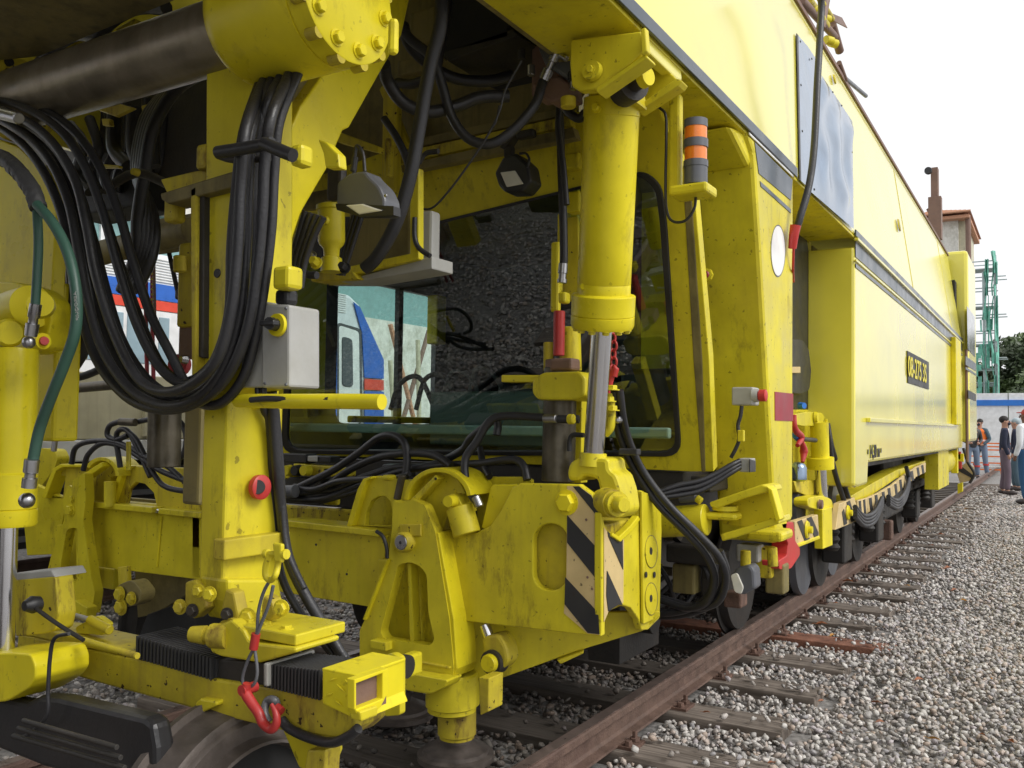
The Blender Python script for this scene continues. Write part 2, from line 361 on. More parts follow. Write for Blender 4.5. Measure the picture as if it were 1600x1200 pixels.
# ================================================================== SETTING
g = bmesh.new(); bmesh.ops.create_grid(g, x_segments=2, y_segments=2, size=700); bmesh.ops.translate(g, verts=g.verts, vec=(0, 0, -.03))
tagp(obj('ground', g, 'ground_gravel'), kind='structure')
tagp(box('pavement', (-1.0, 25.5, -.1), (60, 60, .02), 'pavement', bev=.01), kind='structure')
# ---- track
RX = -1.72                 # centre of near rail head
RL = RX - 1.63
trk = empty('railway_track', (-2.53, 10, 0), kind='structure', label='rusty railway track on grey ballast under the yellow tamping machine')
def rail(x, par, y0=-14, y1=70, z=.035):
    h = .135
    half = [(.0, h), (.030, h), (.037, h - .006), (.038, h - .032), (.026, h - .040), (.008, h - .042), (.008, .028), (.02, .018), (.058, .010), (.060, 0)]
    prof = [(a, b) for a, b in half] + [(-a, b) for a, b in reversed(half[1:])]
    prof = prof[:1] + prof[1:]
    pts = [Vector((x + a, y0, z + b)) for a, b in prof]
    o = obj('rail', prism_bm(pts, (0, y1 - y0, 0)), 'rail_rust', par)
    top = obj('running_surface', box_bm((x, (y0 + y1) / 2, z + h + .001), (.05, y1 - y0, .003)), 'rail_top', o)
    return o
rail(RX, trk); rail(RL, trk)
sl_bm = box_bm((0, 0, 0), (3.0, .235, .15)); sleeper0 = None
SLY = [4.385 + .645 * k for k in range(-14, 36)]
def clamp_bm(x, bm):
    for s in (-1, 1):
        box_bm((x + s * .095, 0, .082), (.085, .13, .016), bm=bm)
        lathe_bm((x + s * .10, .03 * s, .09), (x + s * .10, .03 * s, .135), [(0, .024), (.35, .024), (.36, .013), (1, .012)], 6, bm)
        lathe_bm((x + s * .10, -.04 * s, .09), (x + s * .10, -.04 * s, .112), [(0, .02), (1, .017)], 6, bm)
for k, y in enumerate(SLY):
    cut = (k == 17)
    jx, jl = random.uniform(-.10, .06), random.uniform(-.08, .05)
    if k == 17: jx, jl = .13, 0
    bm = bmesh.new(); box_bm((-2.53 + jx, y, -.042), (3.0 + jl, .235 + random.uniform(-.02, .02), .14), Matrix.Rotation(random.uniform(-.012, .012), 3, 'Z'), bm)
    bmesh.ops.subdivide_edges(bm, edges=bm.edges[:], cuts=3, use_grid_fill=True)
    for v in bm.verts: v.co += Vector((random.gauss(0, .002), random.gauss(0, .003), random.gauss(0, .0015)))
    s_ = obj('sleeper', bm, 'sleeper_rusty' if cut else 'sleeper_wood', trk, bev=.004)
    if y < 16:
        cb = bmesh.new(); clamp_bm(RX, cb); clamp_bm(RL, cb); bmesh.ops.translate(cb, verts=cb.verts, vec=(0, y, -.048)); obj('rail_clamp', cb, 'rust', s_, bev=.002)
# neighbouring track
trk2 = empty('railway_track', (-7.2, 4, 0), kind='structure', label='second railway track beside the machine')
rail(-6.4, trk2, -14, 40); rail(-8.03, trk2, -14, 40)
# ---- ballast: tens of thousands of real stones joined into one mesh
def ico():
    bm = bmesh.new(); bmesh.ops.create_icosphere(bm, subdivisions=1, radius=1); v = np.array([x.co[:] for x in bm.verts]); f = np.array([[q.index for q in x.verts] for x in bm.faces]); bm.free(); return v, f
IV, IF = ico(); variants = []
for k in range(24):
    v = IV.copy(); 
    for _ in range(8):                       # cut with random planes -> flat broken facets
        n = RNG.normal(size=3); n /= np.linalg.norm(n); d = RNG.uniform(.35, .75); s = v @ n; v = v - np.outer(np.clip(s - d, 0, None), n)
    v *= RNG.uniform([.8, .55, .45], [1.25, .95, .75]); v += RNG.normal(size=v.shape) * .05; variants.append(v)
def scatter(regions, m_='ballast_stone'):
    V = []; Fc = []; base = 0
    for (x0, x1, y0, y1, dens, smin, smax, z0) in regions:
        n = int((x1 - x0) * (y1 - y0) * dens)
        xs = RNG.uniform(x0, x1, n); ys = RNG.uniform(y0, y1, n)
        sz = np.exp(RNG.uniform(np.log(smin), np.log(smax), n)) * .5
        near = np.abs(((ys - SLY[0] + .3225) % .645) - .3225)
        onsl = (near < .115) & (xs < -1.0) & (xs > -4.08)
        keep = ~(onsl & (RNG.random(n) > np.where(xs > -1.25, .25, np.where((ys > 8) & (xs > -1.6), .30, .045)))); keep &= ~((np.abs(xs - RX) < .065) | (np.abs(xs - RL) < .065))
        xs, ys, sz, onsl = xs[keep], ys[keep], sz[keep], onsl[keep]
        zs = z0 + RNG.uniform(-.015, .028, len(xs)) - .2 * sz
        zs = zs + np.where(xs > -1.0, .012 * np.sin(xs * 3.1 + ys * 1.7) + .012 * np.sin(ys * 2.3 - xs), -.012)
        zs = np.where(onsl, .045 + sz * .35, zs)
        for i in range(len(xs)):
            pass
        m = len(xs); q = RNG.normal(size=(m, 4)); q /= np.linalg.norm(q, axis=1)[:, None]; a, b, c, d = q.T
        Rm = np.stack([1 - 2 * (c * c + d * d), 2 * (b * c - a * d), 2 * (b * d + a * c), 2 * (b * c + a * d), 1 - 2 * (b * b + d * d), 2 * (c * d - a * b), 2 * (b * d - a * c), 2 * (c * d + a * b), 1 - 2 * (b * b + c * c)], 1).reshape(m, 3, 3)
        vi = RNG.integers(0, len(variants), m); vv = np.stack(variants)[vi]
        w_ = np.einsum('nij,nkj->nki', Rm, vv) * sz[:, None, None]; w_[:, :, 2] *= .8
        w_ += np.stack([xs, ys, zs], 1)[:, None, :]
        V.append(w_.reshape(-1, 3)); Fc.append((IF[None] + (base + np.arange(m) * 12)[:, None, None]).reshape(-1, 3)); base += m * 12
    V = np.concatenate(V); Fc = np.concatenate(Fc); me = bpy.data.meshes.new('ballast')
    me.vertices.add(len(V)); me.vertices.foreach_set('co', V.ravel().astype('f')); me.loops.add(len(Fc) * 3); me.loops.foreach_set('vertex_index', Fc.ravel().astype('i'))
    me.polygons.add(len(Fc)); me.polygons.foreach_set('loop_start', (np.arange(len(Fc)) * 3).astype('i')); me.polygons.foreach_set('loop_total', np.full(len(Fc), 3, 'i'))
    me.update(); me.validate(); me.materials.append(MATS[m_]); o = bpy.data.objects.new('ballast', me); C.objects.link(o); o['kind'] = 'stuff'; return o
scatter([(-1.68, 1.6, 2.2, 8, 1700, .030, .072, 0), (-1.68, 1.6, 8, 15, 950, .040, .075, 0), (-1.68, 2.0, 15, 25.6, 480, .05, .09, 0),
         (1.6, 4, 2.2, 12, 250, .05, .10, 0),
         (-6.3, -3.4, .5, 8, 600, .04, .08, 0), (-6.3, -1.0, -4, 2.0, 380, .04, .09, 0), (-9, -6.3, 0, 8, 250, .05, .09, 0), (-1.0, 1.0, 0.2, 2.2, 300, .04, .08, 0)])
scatter([(-3.4, -1.72, .5, 8, 900, .035, .080, 0), (-3.4, -1.72, 8, 16, 400, .05, .09, 0)], 'ballast_dark')  # darker stones between the rails
# ---- fallen leaves
LEAFPX = [(1482, 888, 15, 'r'), (1492, 922, 12, 'r'), (1505, 938, 9, 'y'), (1436, 1062, 14, 'r'), (1370, 1098, 15, 'r'), (1375, 1128, 12, 'r'), (1283, 1095, 9, 'r'), (1284, 975, 15, 'r'), (1302, 993, 14, 'y'), (1340, 880, 12, 'y'),
          (1360, 893, 10, 'r'), (1325, 908, 13, 'r'), (1460, 1155, 16, 'y'), (1205, 1192, 12, 'r'), (1104, 1113, 10, 'r'), (1383, 823, 9, 'y'), (1515, 872, 8, 'y'), (1548, 1060, 8, 'y'), (1306, 942, 6, 'r'), (1580, 1158, 12, 'r'),
          (1490, 800, 6, 'r'), (1510, 795, 6, 'y'), (1478, 812, 6, 'y'), (1535, 1148, 9, 'r'), (1312, 1145, 10, 'r'), (1470, 835, 8, 'r'), (1418, 915, 7, 'y'), (1455, 852, 7, 'r')]
for i, (x, y, s, cc) in enumerate(LEAFPX):
    p = P(x, y, Z=.07); r = s * depth(p) / FPX * .62; bm = bmesh.new()
    N = 9; cen = [bm.verts.new((r * (t * 2 - 1), 0, .10 * r * math.sin(t * 5))) for t in np.linspace(0, 1, N)]
    for sd_ in (-1, 1):
        ed = [bm.verts.new((r * (t * 2 - 1), sd_ * r * .42 * math.sin(math.pi * min(1, t * 1.02)) ** .7, r * (.30 + .1 * random.random()) * math.sin(math.pi * t))) for t in np.linspace(.001, .98, N)]
        for a in range(N - 1): bm.faces.new((cen[a], cen[a + 1], ed[a + 1], ed[a]))
    tube_bm([(r * .9, 0, 0), (r * 1.3, r * .05, r * .12), (r * 1.6, r * .15, 0)], r * .03, 5, 2, bm)
    bmesh.ops.rotate(bm, verts=bm.verts, matrix=Matrix.Rotation(random.uniform(0, 6.28), 3, 'Z') @ Matrix.Rotation(random.uniform(-.4, .4), 3, 'X')); bmesh.ops.translate(bm, verts=bm.verts, vec=p)
    rk_ = sorted([q for q in LEAFPX if q[3] == cc], key=lambda q: -q[1]).index((x, y, s, cc)); ORD = 'nearest|second nearest|third nearest|fourth nearest|fifth nearest|sixth nearest|seventh nearest|eighth nearest|ninth nearest|tenth nearest|eleventh nearest|twelfth nearest|thirteenth nearest|fourteenth nearest|fifteenth nearest|sixteenth nearest|seventeenth nearest|farthest'.split('|')
    nm_ = 'farthest' if rk_ == sum(q[3] == cc for q in LEAFPX) - 1 else ORD[rk_]
    tagp(obj('fallen_leaf', bm, 'leaf_brown' if cc == 'r' else 'leaf_yellow', smooth=True), f'{nm_} of the dry ' + ('reddish-brown' if cc == 'r' else 'yellow-orange') + ' leaves lying on the ballast', 'leaf', 'red-brown fallen leaves on the ballast' if cc == 'r' else 'yellow fallen leaves on the ballast')

# ================================================================== BACKGROUND LEFT
yf = P(600, 560, X=-10).y; yt = P(562, 480, X=-10).y
tr = empty('passenger_train', (-11.4, 5, 0), 'silver and blue passenger train with red stripe standing beyond the cream wagon', 'train')
y0 = -8
prof = [(y0, .95), (yf, .95), (yf, 2.3), (yt, 3.45), (yt - .25, 3.75), (y0, 3.75)]
prof = [(a, min(b, 3.58)) for a, b in prof]
obj('body', prism_bm([Vector((-10, a, b)) for a, b in prof], (-2.9, 0, 0)), 'train_silver', tr, bev=.05)
zb1, zb2 = P(260, 446, X=-10).z, P(260, 471, X=-10).z; zr2 = P(260, 487, X=-10).z
yd0 = P(522, 560, X=-10).y
box('roof', (-12.6, y0, 3.57), (-10.5, yt - .6, 3.75), 'train_silver', tr, bev=.06)
for k in range(9):
    box('louver', (-10.06, y0, 3.265 + k * .036), (-9.985, yt - .35, 3.283 + k * .036), 'train_white', tr, bev=.004, rot=None)
box('stripe', (-9.996, y0, zb2), (-9.98, yd0 - 1.6, zb1), 'train_blue', tr, bev=0)
box('stripe', (-9.996, y0, zr2), (-9.975, yd0 - 1.6, zb2 - .012), 'train_red', tr, bev=0)
box('side_panel', (-9.996, y0, 1.2), (-9.982, yd0 - 1.6, zr2 - .012), 'train_white', tr, bev=0)
for xa, xb2 in ((120, 150), (158, 190), (196, 238), (246, 262)):
    ya_, yb_, z0_, z1_ = P(xa, 530, X=-10).y, P(xb2, 530, X=-10).y, P(220, 568, X=-10).z, P(220, 492, X=-10).z
    box('window', (-9.985, ya_, z0_), (-9.968, yb_, z1_), 'train_pane', tr, bev=.02)
def trp(name, pts, m, th=.02, X=-9.98, rnd=0): return plate(name, pts, PX(X), th, m, tr, rnd=rnd, bev=.004)
trp('stripe', [(512, 518), (527, 520), (527, 650), (512, 650)], 'train_blue')
trp('door_frame', [(527, 503), (565, 514), (567, 662), (527, 662)], 'train_window', X=-9.975, th=.01, rnd=7)
d_ = trp('door', [(530, 508), (561, 518), (563, 662), (530, 662)], 'train_white', X=-9.97, rnd=6)
plate('window', [(535, 525), (551, 530), (552, 605), (535, 603)], PX(-9.955), .02, 'train_window', d_, rnd=6)
trp('nose_panel', [(553, 472), (563, 480), (600, 562), (600, 592), (570, 590), (566, 520)], 'train_blue', X=-9.965)
trp('nose_stripe', [(570, 592), (600, 594), (600, 610), (570, 609)], 'train_red', X=-9.962)
trp('nose_panel', [(570, 611), (600, 612), (600, 662), (570, 662)], 'train_blue', X=-9.965)
obj('windscreen', prism_bm([Vector((-10.3, yf + .012, 2.33)), Vector((-12.6, yf + .012, 2.33)), Vector((-12.6, yt + .1, 3.3)), Vector((-10.3, yt + .1, 3.3))], (0, -.02, 0)), 'train_window', tr)
for yy in (-4, -1.6, 5, 7.4):
    if yy < yf - .5: lathe('wheel', (-10.3, yy, .5), (-10.2, yy, .5), [(0, .45), (1, .42)], 'black_steel', tr)
box('underframe', (-12.6, y0, .6), (-10.2, yf - .3, .95), 'black_steel', tr)

wg = empty('works_wagon', (-7.5, 3, 0), 'cream works wagon with black underfloor boxes standing on the neighbouring track', 'wagon')
zt_, zl = P(200, 585, X=-6).z, P(200, 686, X=-6).z
box('body', (-8.7, -3, zl), (-6, 6.3, zt_), 'cream', wg, bev=.01)
box('side_beam', (-8.6, -3, zl - .16), (-5.98, 6.3, zl - .005), 'train_white', wg, bev=.01)
for k, yy in enumerate([-1.2, .0, 1.1, 2.2, 3.3, 4.4, 5.5]):
    box('rib', (-6.0, yy, zl + .02), (-5.96, yy + .06, zt_), 'cream', wg)
box('step_rail', (-6.02, 1.25, zl + .17), (-5.92, 2.1, zl + .20), 'train_white', wg)
for k, yy in enumerate([.6, 1.9, 3.1, 4.3]):
    e_ = box('underfloor_box', (-7.2, yy, .55), (-6.1, yy + .9, zl - .25), 'black_plastic', wg, bev=.01)
    for j in range(6): box('louver', (-6.1, yy + .05, .6 + j * .09), (-6.08, yy + .85, .64 + j * .09), 'grey_plastic', e_, bev=.002)
box('underframe', (-8.3, -3, zl - .3), (-6.3, 6.3, zl - .165), 'black_steel', wg)
for yy in (-1.8, -.2, 5.4): 
    for xx in (-6.4, -8.03): lathe('wheel', (xx - .06, yy, .62), (xx + .06, yy, .62), [(0, .44), (.3, .46), (.31, .44), (1, .43)], 'black_steel', wg)

hall = empty('station_hall', (-18.5, 12, 0), 'stained white hall with teal glazed upper storey far behind the passenger train', 'building')
box('wall', (-19, -10, 0), (-18, 60, 4.7), 'plaster', hall)
box('glazing', (-18.9, -10, 4.7), (-18.05, 60, 6.3), 'teal_roof', hall)
for k in range(18): box('mullion', (-18.06, -9 + k * 3.5, 4.7), (-17.98, -8.9 + k * 3.5, 6.3), 'train_white', hall)
box('roof', (-20, -10, 6.3), (-17.5, 60, 6.5), 'plaster', hall)
yv = P(640, 560, X=-14).y
pole = empty('trestle_frame', (-14, yv, 0), 'orange and grey crossed trestle frame in front of the white hall', 'frame')
for a, b, m_ in (((0, -.9, 0), (0, .8, 3.9), 'brown_steel'), ((0, .9, 0), (0, -.8, 3.9), 'roof_tile'), ((.1, -.5, 0), (.1, -.9, 3.0), 'cream'), ((.05, -.7, 1.1), (.05, .8, 1.1), 'grey_plastic'), ((.1, .4, 0), (.1, .2, 3.6), 'cream')):
    cyl('strut', Vector((-14, yv, 0)) + Vector(a), Vector((-14, yv, 0)) + Vector(b), .06, m_, pole, 8)

# ================================================================== BACKGROUND RIGHT
def qb(name, a, b, Y, th, m, par, bev=.01):      # axis box from two pixel corners on a frontal plane
    p = P(*a, Y=Y); q = P(*b, Y=Y); return box(name, (min(p.x, q.x), Y, min(p.z, q.z)), (max(p.x, q.x), Y + th, max(p.z, q.z)), m, par, bev)
ho = empty('site_hoarding', P(1575, 730, Y=42), 'white site hoarding with blue top band behind the group of people', 'fence')
x0 = P(1500, 650, Y=42).x; 
for k in range(16):
    xx = x0 - 3 + k * 1.2
    box('panel', (xx, 42, 0), (xx + 1.17, 42.06, 3.0), 'hoarding_white' if k % 7 != 6 else 'train_silver', ho, bev=.01)
box('top_band', (x0 - 3, 41.93, P(1560, 634, Y=42).z), (x0 + 16, 42.1, P(1560, 625, Y=42).z), 'hoarding_blue', ho)
bf = empty('barrier_mesh', P(1545, 735, Y=34), 'orange plastic mesh barrier behind the worker in the orange vest', 'barrier')
xb = P(1512, 715, Y=34).x
for k in range(9): box('band', (xb, 33.98, .12 + k * .11), (xb + 6, 34.0, .165 + k * .11), 'barrier_orange' if k % 2 == 0 or k > 6 else 'white_paint', bf, bev=0)
for k in range(7): cyl('post', (xb + k, 34.02, 0), (xb + k, 34.02, 1.15), .03, 'barrier_orange', bf, 8)
tw = empty('tower_house', P(1490, 640, Y=62), 'pale plastered house with terracotta tiled roof and downpipe above the machine roof', 'house')
a = P(1440, 350, Y=62); b = P(1497, 350, Y=62); c = P(1513, 350, Y=62)
box('wall', (a.x, 62, 0), (b.x, 70, a.z), 'plaster', tw)
box('wall', (b.x, 62.3, 0), (c.x - .2, 69.6, a.z), 'cream', tw)
ev = box('eave', (a.x, 61.3, a.z), (c.x + .1, 70.6, a.z + .2), 'roof_tile', tw)
bm = bmesh.new(); z = a.z + .36; bx = [Vector((a.x, 61.1, z)), Vector((c.x + .2, 61.1, z)), Vector((c.x + .2, 70.8, z)), Vector((a.x, 70.8, z))]; vs = [bm.verts.new(v) for v in bx]; r1 = bm.verts.new((a.x, 66, z + 1.3)); r2 = bm.verts.new((c.x - 2.4, 66, z + 1.3))
for f in ((vs[0], vs[1], r2, r1), (vs[1], vs[2], r2), (vs[2], vs[3], r1, r2), (vs[3], vs[0], r1), (vs[3], vs[2], vs[1], vs[0])): bm.faces.new(f)
rf = obj('roof', bm, 'roof_tile', tw)
for k in range(9):
    t = k / 8 * .95; q0 = Vector((a.x, 61.1, z)).lerp(Vector((a.x, 66, z + 1.3)), t); q1 = Vector((c.x + .2, 61.1, z)).lerp(Vector((c.x - 2.4, 66, z + 1.3)), t)
    obj('tile_row', tube_bm([q0, q1], .07, 6, 1), 'roof_tile', rf)
cyl('downpipe', (c.x, 61.8, 0), (c.x, 61.8, a.z + .2), .16, 'brown_steel', tw, 10)
for z_ in (.35, .6): box('window', (a.x + 1, 61.97, a.z * z_), (a.x + 2, 62.02, a.z * z_ + 1.6), 'train_window', tw)
scf = empty('scaffold_tower', P(1535, 640, Y=50), 'tubular steel scaffold hung with torn green debris netting', 'scaffold')
xs_ = [P(x, 600, Y=50).x for x in (1500, 1520, 1538, 1556)]; ztop = [P(x, y, Y=50).z for x, y in ((1500, 400), (1520, 450), (1538, 425), (1556, 392))]
for yy in (50, 51.2):
    for xx, zz in zip(xs_, ztop): cyl('post', (xx, yy, 0), (xx, yy, zz), .045, 'scaffold_steel', scf, 6)
    k = 0; z = 1.0
    while z < ztop[0] - .3:
        cyl('ledger', (xs_[0], yy, z), (xs_[-1] + (.5 if k % 3 == 0 else .1), yy, z), .032, 'scaffold_steel', scf, 6); z += .55 if k % 2 else .8; k += 1
for k in range(5): box('platform', (xs_[0], 50, 1.9 + k * 1.9), (xs_[-1], 51.2, 1.95 + k * 1.9), 'scaffold_steel', scf)
def net(pts, n=14):
    bm = bmesh.new(); rows = []
    for i in range(n + 1):
        t = i / n; zz = pts[0][1] + (pts[1][1] - pts[0][1]) * t; wv = .25 * math.sin(t * 9) + random.uniform(-.12, .12)
        rows.append([bm.verts.new((pts[0][0] + (pts[1][0] - pts[0][0]) * s + wv * .5 * (1 - s), 49.9 + .12 * math.sin(s * 12 + t * 7), zz)) for s in np.linspace(0, 1, 7)])
    for a_, b_ in zip(rows, rows[1:]):
        for j in range(6):
            if random.random() > .32: bm.faces.new((a_[j], a_[j + 1], b_[j + 1], b_[j]))
    o = obj('netting', bm, 'net_green', scf); s = o.modifiers.new('s', 'SOLIDIFY'); s.thickness = .01
net([(xs_[2] - .05, 1.5), (xs_[3] - .25, ztop[3] - .4)]); net([(xs_[3] - .2, 2.5), (xs_[3] + .15, ztop[3])]); net([(xs_[0] + .1, ztop[0] - 1.9), (xs_[1] - .1, ztop[0] - .5)]); net([(xs_[0], 1.5), (xs_[2] - .1, 5.6)])

def tree(name, label, base, h, rad, mats, nl, ls, clumps, trunk_r=.16):
    t = empty(name, base, label, 'tree', None); base = Vector(base); bm = bmesh.new()
    tube_bm([base, base + Vector((.1, 0, h * .3)), base + Vector((-.05, .1, h * .75))], [trunk_r, trunk_r * .7, trunk_r * .3], 8, 4, bm)
    cl = []
    for k in range(clumps):
        a = random.uniform(0, 6.28); rr = rad * math.sqrt(random.random()) * .8; zz = h * random.uniform(.38, .95); q = base + Vector((math.cos(a) * rr, math.sin(a) * rr, zz)); cl.append((q, rad * random.uniform(.25, .45)))
        tube_bm([base + Vector((0, 0, zz * .55)), base.lerp(q, .6) + Vector((0, 0, zz * .15)), q], [trunk_r * .35, trunk_r * .1], 5, 3, bm)
    obj('trunk', bm, 'bark', t, smooth=True)
    for mi, m_ in enumerate(mats):
        sel = cl[mi::len(mats)]; n = nl // len(mats); V = []; Fq = []
        for i in range(n):
            q, r = random.choice(sel); d = Vector(RNG.normal(size=3)).normalized() * r * random.random() ** .4; d.z *= .8; c_ = q + d
            u = Vector(RNG.normal(size=3)).normalized(); v = u.orthogonal().normalized(); s = ls * random.uniform(.6, 1.3); b_ = len(V)
            V += [c_ - u * s, c_ + v * s * .5, c_ + u * s, c_ - v * s * .5]; Fq.append((b_, b_ + 1, b_ + 2, b_ + 3))
        me = bpy.data.meshes.new('crown'); me.from_pydata(V, [], Fq); me.materials.append(MATS[m_]); o = bpy.data.objects.new('crown', me); C.objects.link(o); setp(o, (0, 0, 0), t)
    return t
def tree_h(x, y, Y): return P(x, y, Y=Y).z * .86
tree('broadleaf_tree', 'tall dark broadleaf tree right of the scaffold, behind the hoarding', (P(1632, 640, Y=54).x, 54, 0), tree_h(1592, 500, 54), 2.6, ['leaf_green', 'leaf_dark', 'leaf_dark'], 15000, .16, 34)
tree('broadleaf_tree', 'low rounded bright green tree just above the hoarding at the right edge', (P(1640, 640, Y=47).x, 47, 0), tree_h(1600, 570, 47), 2.2, ['leaf_green', 'leaf_green', 'leaf_dark'], 12000, .14, 26)
tree('broadleaf_tree', 'dark green tree seen through the scaffold rungs', (P(1525, 640, Y=58).x, 58, 0), tree_h(1525, 550, 58), 2.4, ['leaf_dark', 'leaf_green'], 9000, .17, 22)
tree('broadleaf_tree', 'wide green tree beyond the right end of the hoarding', (P(1650, 640, Y=56).x, 56, 0), 6.5, 3.2, ['leaf_dark', 'leaf_green'], 12000, .17, 30)

# ---- people
def skin_mesh(name, verts, edges, radii, m, parent, origin, rotz, scale, sub=2):
    me = bpy.data.meshes.new(name); me.from_pydata(verts, edges, []); me.materials.append(MATS[m]); o = bpy.data.objects.new(name, me); C.objects.link(o)
    sk = o.modifiers.new('skin', 'SKIN'); sk.use_smooth_shade = True
    for i, r in enumerate(radii):
        me.skin_vertices[0].data[i].radius = r if isinstance(r, tuple) else (r, r)
    me.skin_vertices[0].data[0].use_root = True
    o.modifiers.new('s', 'SUBSURF').levels = sub; o.modifiers['s'].render_levels = sub
    setp(o, origin, parent); o.rotation_euler = (0, 0, rotz); o.scale = (scale,) * 3; return o
def person(label, loc, rotz, h, top, legs, skin='skin', arms='down', cap=None, vest=None, shoes='shoe', lean=0, mask=False, stance=.10, band=False):
    t = empty('person', loc, label, 'person'); s = h / 1.75; L0 = Vector(loc)
    ly = lean
    J = {'pel': (0, 0, .95), 'sp': (0, ly * .3, 1.12), 'ch': (0, ly * .7, 1.34), 'nk': (0, ly, 1.50), 'hd': (0, ly + .02, 1.60), 'ht': (0, ly + .015, 1.69)}
    for sd_, k in ((-1, 'l'), (1, 'r')):
        J['hip' + k] = (sd_ * .10, 0, .90); J['kn' + k] = (sd_ * (.10 + stance * .3), .02 + (.03 if sd_ > 0 else -.02), .50); J['an' + k] = (sd_ * (.09 + stance * .6), -.02 + (.05 if sd_ > 0 else -.04), .09)
        J['to' + k] = (sd_ * (.11 + stance * .6), .14 + (.05 if sd_ > 0 else -.04), .035)
        J['sh' + k] = (sd_ * .19, ly * .8, 1.41)
        if arms == 'down': J['el' + k] = (sd_ * .25, ly * .6 - .03, 1.13); J['wr' + k] = (sd_ * .25, ly * .5 + .06, .88); J['ha' + k] = (sd_ * .24, ly * .5 + .09, .79)
        elif arms == 'front': J['el' + k] = (sd_ * .25, ly * .6 - .02, 1.14); J['wr' + k] = (sd_ * .13, ly + .20, 1.05); J['ha' + k] = (sd_ * .06, ly + .26, 1.07)
        else: J['el' + k] = (sd_ * .27, ly * .6 - .05, 1.14); J['wr' + k] = (sd_ * .17, ly + .12, .98); J['ha' + k] = (sd_ * .12, ly + .17, .96)
    def mk(name, chain, m, sub=2):
        ids = {}; V = []; Ed = []; Rr = []
        for a, ra, b, rb in chain:
            for n_, r_ in ((a, ra), (b, rb)):
                if n_ not in ids: ids[n_] = len(V); V.append(J[n_] if isinstance(n_, str) else n_); Rr.append(r_)
            Ed.append((ids[a], ids[b]))
        return skin_mesh(name, V, Ed, Rr, m, t, L0, rotz, s, sub)
    body = [('pel', (.14, .10), 'sp', (.13, .095)), ('sp', (.13, .095), 'ch', (.15, .10)), ('ch', (.15, .1), 'nk', .055), ('nk', .055, 'hd', (.078, .09)), ('hd', (.078, .09), 'ht', (.068, .08))]
    for k in 'lr': body += [('pel', (.14, .10), 'hip' + k, .085), ('hip' + k, .085, 'kn' + k, .055), ('kn' + k, .055, 'an' + k, .04), ('an' + k, .04, 'to' + k, .035), ('ch', (.15, .1), 'sh' + k, .055), ('sh' + k, .055, 'el' + k, .04), ('el' + k, .04, 'wr' + k, .028), ('wr' + k, .028, 'ha' + k, (.035, .022))]
    mk('body', body, skin)
    tp = [((0, 0, .89), (.16, .12), 'pel', (.165, .125)), ('pel', (.165, .125), 'sp', (.155, .12)), ('sp', (.155, .12), 'ch', (.175, .125)), ('ch', (.175, .125), 'nk', .062)]
    for k in 'lr': tp += [('ch', (.175, .125), 'sh' + k, .075), ('sh' + k, .075, 'el' + k, .058), ('el' + k, .058, 'wr' + k, .042)]
    mk('shirt', tp, top)
    pn = [((0, 0, 1.08), (.14, .105), 'pel', (.155, .12))]
    for k in 'lr': pn += [('pel', (.155, .12), 'hip' + k, .105), ('hip' + k, .105, 'kn' + k, .078), ('kn' + k, .078, 'an' + k, .068)]
    mk('trousers', pn, legs)
    Rz = Matrix.Rotation(rotz, 3, 'Z')
    def W(p): return L0 + Rz @ (Vector(p) * s)
    for k in 'lr': 
        a = Vector(J['an' + k]); b_ = Vector(J['to' + k]); bm = bmesh.new(); bmesh.ops.create_uvsphere(bm, u_segments=12, v_segments=8, radius=1)
        bmesh.ops.transform(bm, matrix=Matrix.Translation(W((a + b_) / 2 * 1 - Vector((0, .02, .01)))) @ Rz.to_4x4() @ Matrix.Diagonal((.05 * s, .145 * s, .052 * s, 1)), verts=bm.verts); obj('shoe', bm, shoes, t, smooth=True, sharp=180)
    hd = Vector(J['ht'])
    bm = bmesh.new(); bmesh.ops.create_uvsphere(bm, u_segments=14, v_segments=10, radius=1)
    bmesh.ops.transform(bm, matrix=Matrix.Translation(W(hd + Vector((0, -.03, -.01)))) @ Rz.to_4x4() @ Matrix.Diagonal((.083 * s, .098 * s, .088 * s, 1)), verts=bm.verts)
    obj('cap' if cap else 'hair', bm, cap or 'hair', t, smooth=True, sharp=180)
    if cap:
        bm = bmesh.new(); bmesh.ops.create_uvsphere(bm, u_segments=12, v_segments=8, radius=1)
        bmesh.ops.transform(bm, matrix=Matrix.Translation(W(hd + Vector((0, .09, .0)))) @ Rz.to_4x4() @ Matrix.Diagonal((.07 * s, .075 * s, .012 * s, 1)), verts=bm.verts); obj('cap_peak', bm, cap, t, smooth=True, sharp=180)
    fb = bmesh.new(); lathe_bm(W(hd + Vector((0, .07, -.05))), W(hd + Vector((0, .115, -.085))), [(0, .012 * s), (1, .018 * s)], 8, fb)
    for q in (-.082, .082): lathe_bm(W(hd + Vector((q * .9, -.005, -.06))), W(hd + Vector((q * 1.12, -.01, -.055))), [(0, .028 * s), (1, .022 * s)], 8, fb)
    obj('nose_and_ears', fb, skin, t, smooth=True)
    eb = bmesh.new()
    for q in (-.032, .032): lathe_bm(W(hd + Vector((q, .075, -.045))), W(hd + Vector((q, .088, -.045))), [(0, .012 * s), (1, .01 * s)], 8, eb)
    obj('eyes', eb, 'hair', t)
    if mask:
        bm = bmesh.new(); bmesh.ops.create_uvsphere(bm, u_segments=12, v_segments=8, radius=1)
        bmesh.ops.transform(bm, matrix=Matrix.Translation(W(hd + Vector((0, .06, -.10)))) @ Rz.to_4x4() @ Matrix.Diagonal((.06 * s, .05 * s, .045 * s, 1)), verts=bm.verts); obj('face_mask', bm, 'cloth_navy', t, smooth=True, sharp=180)
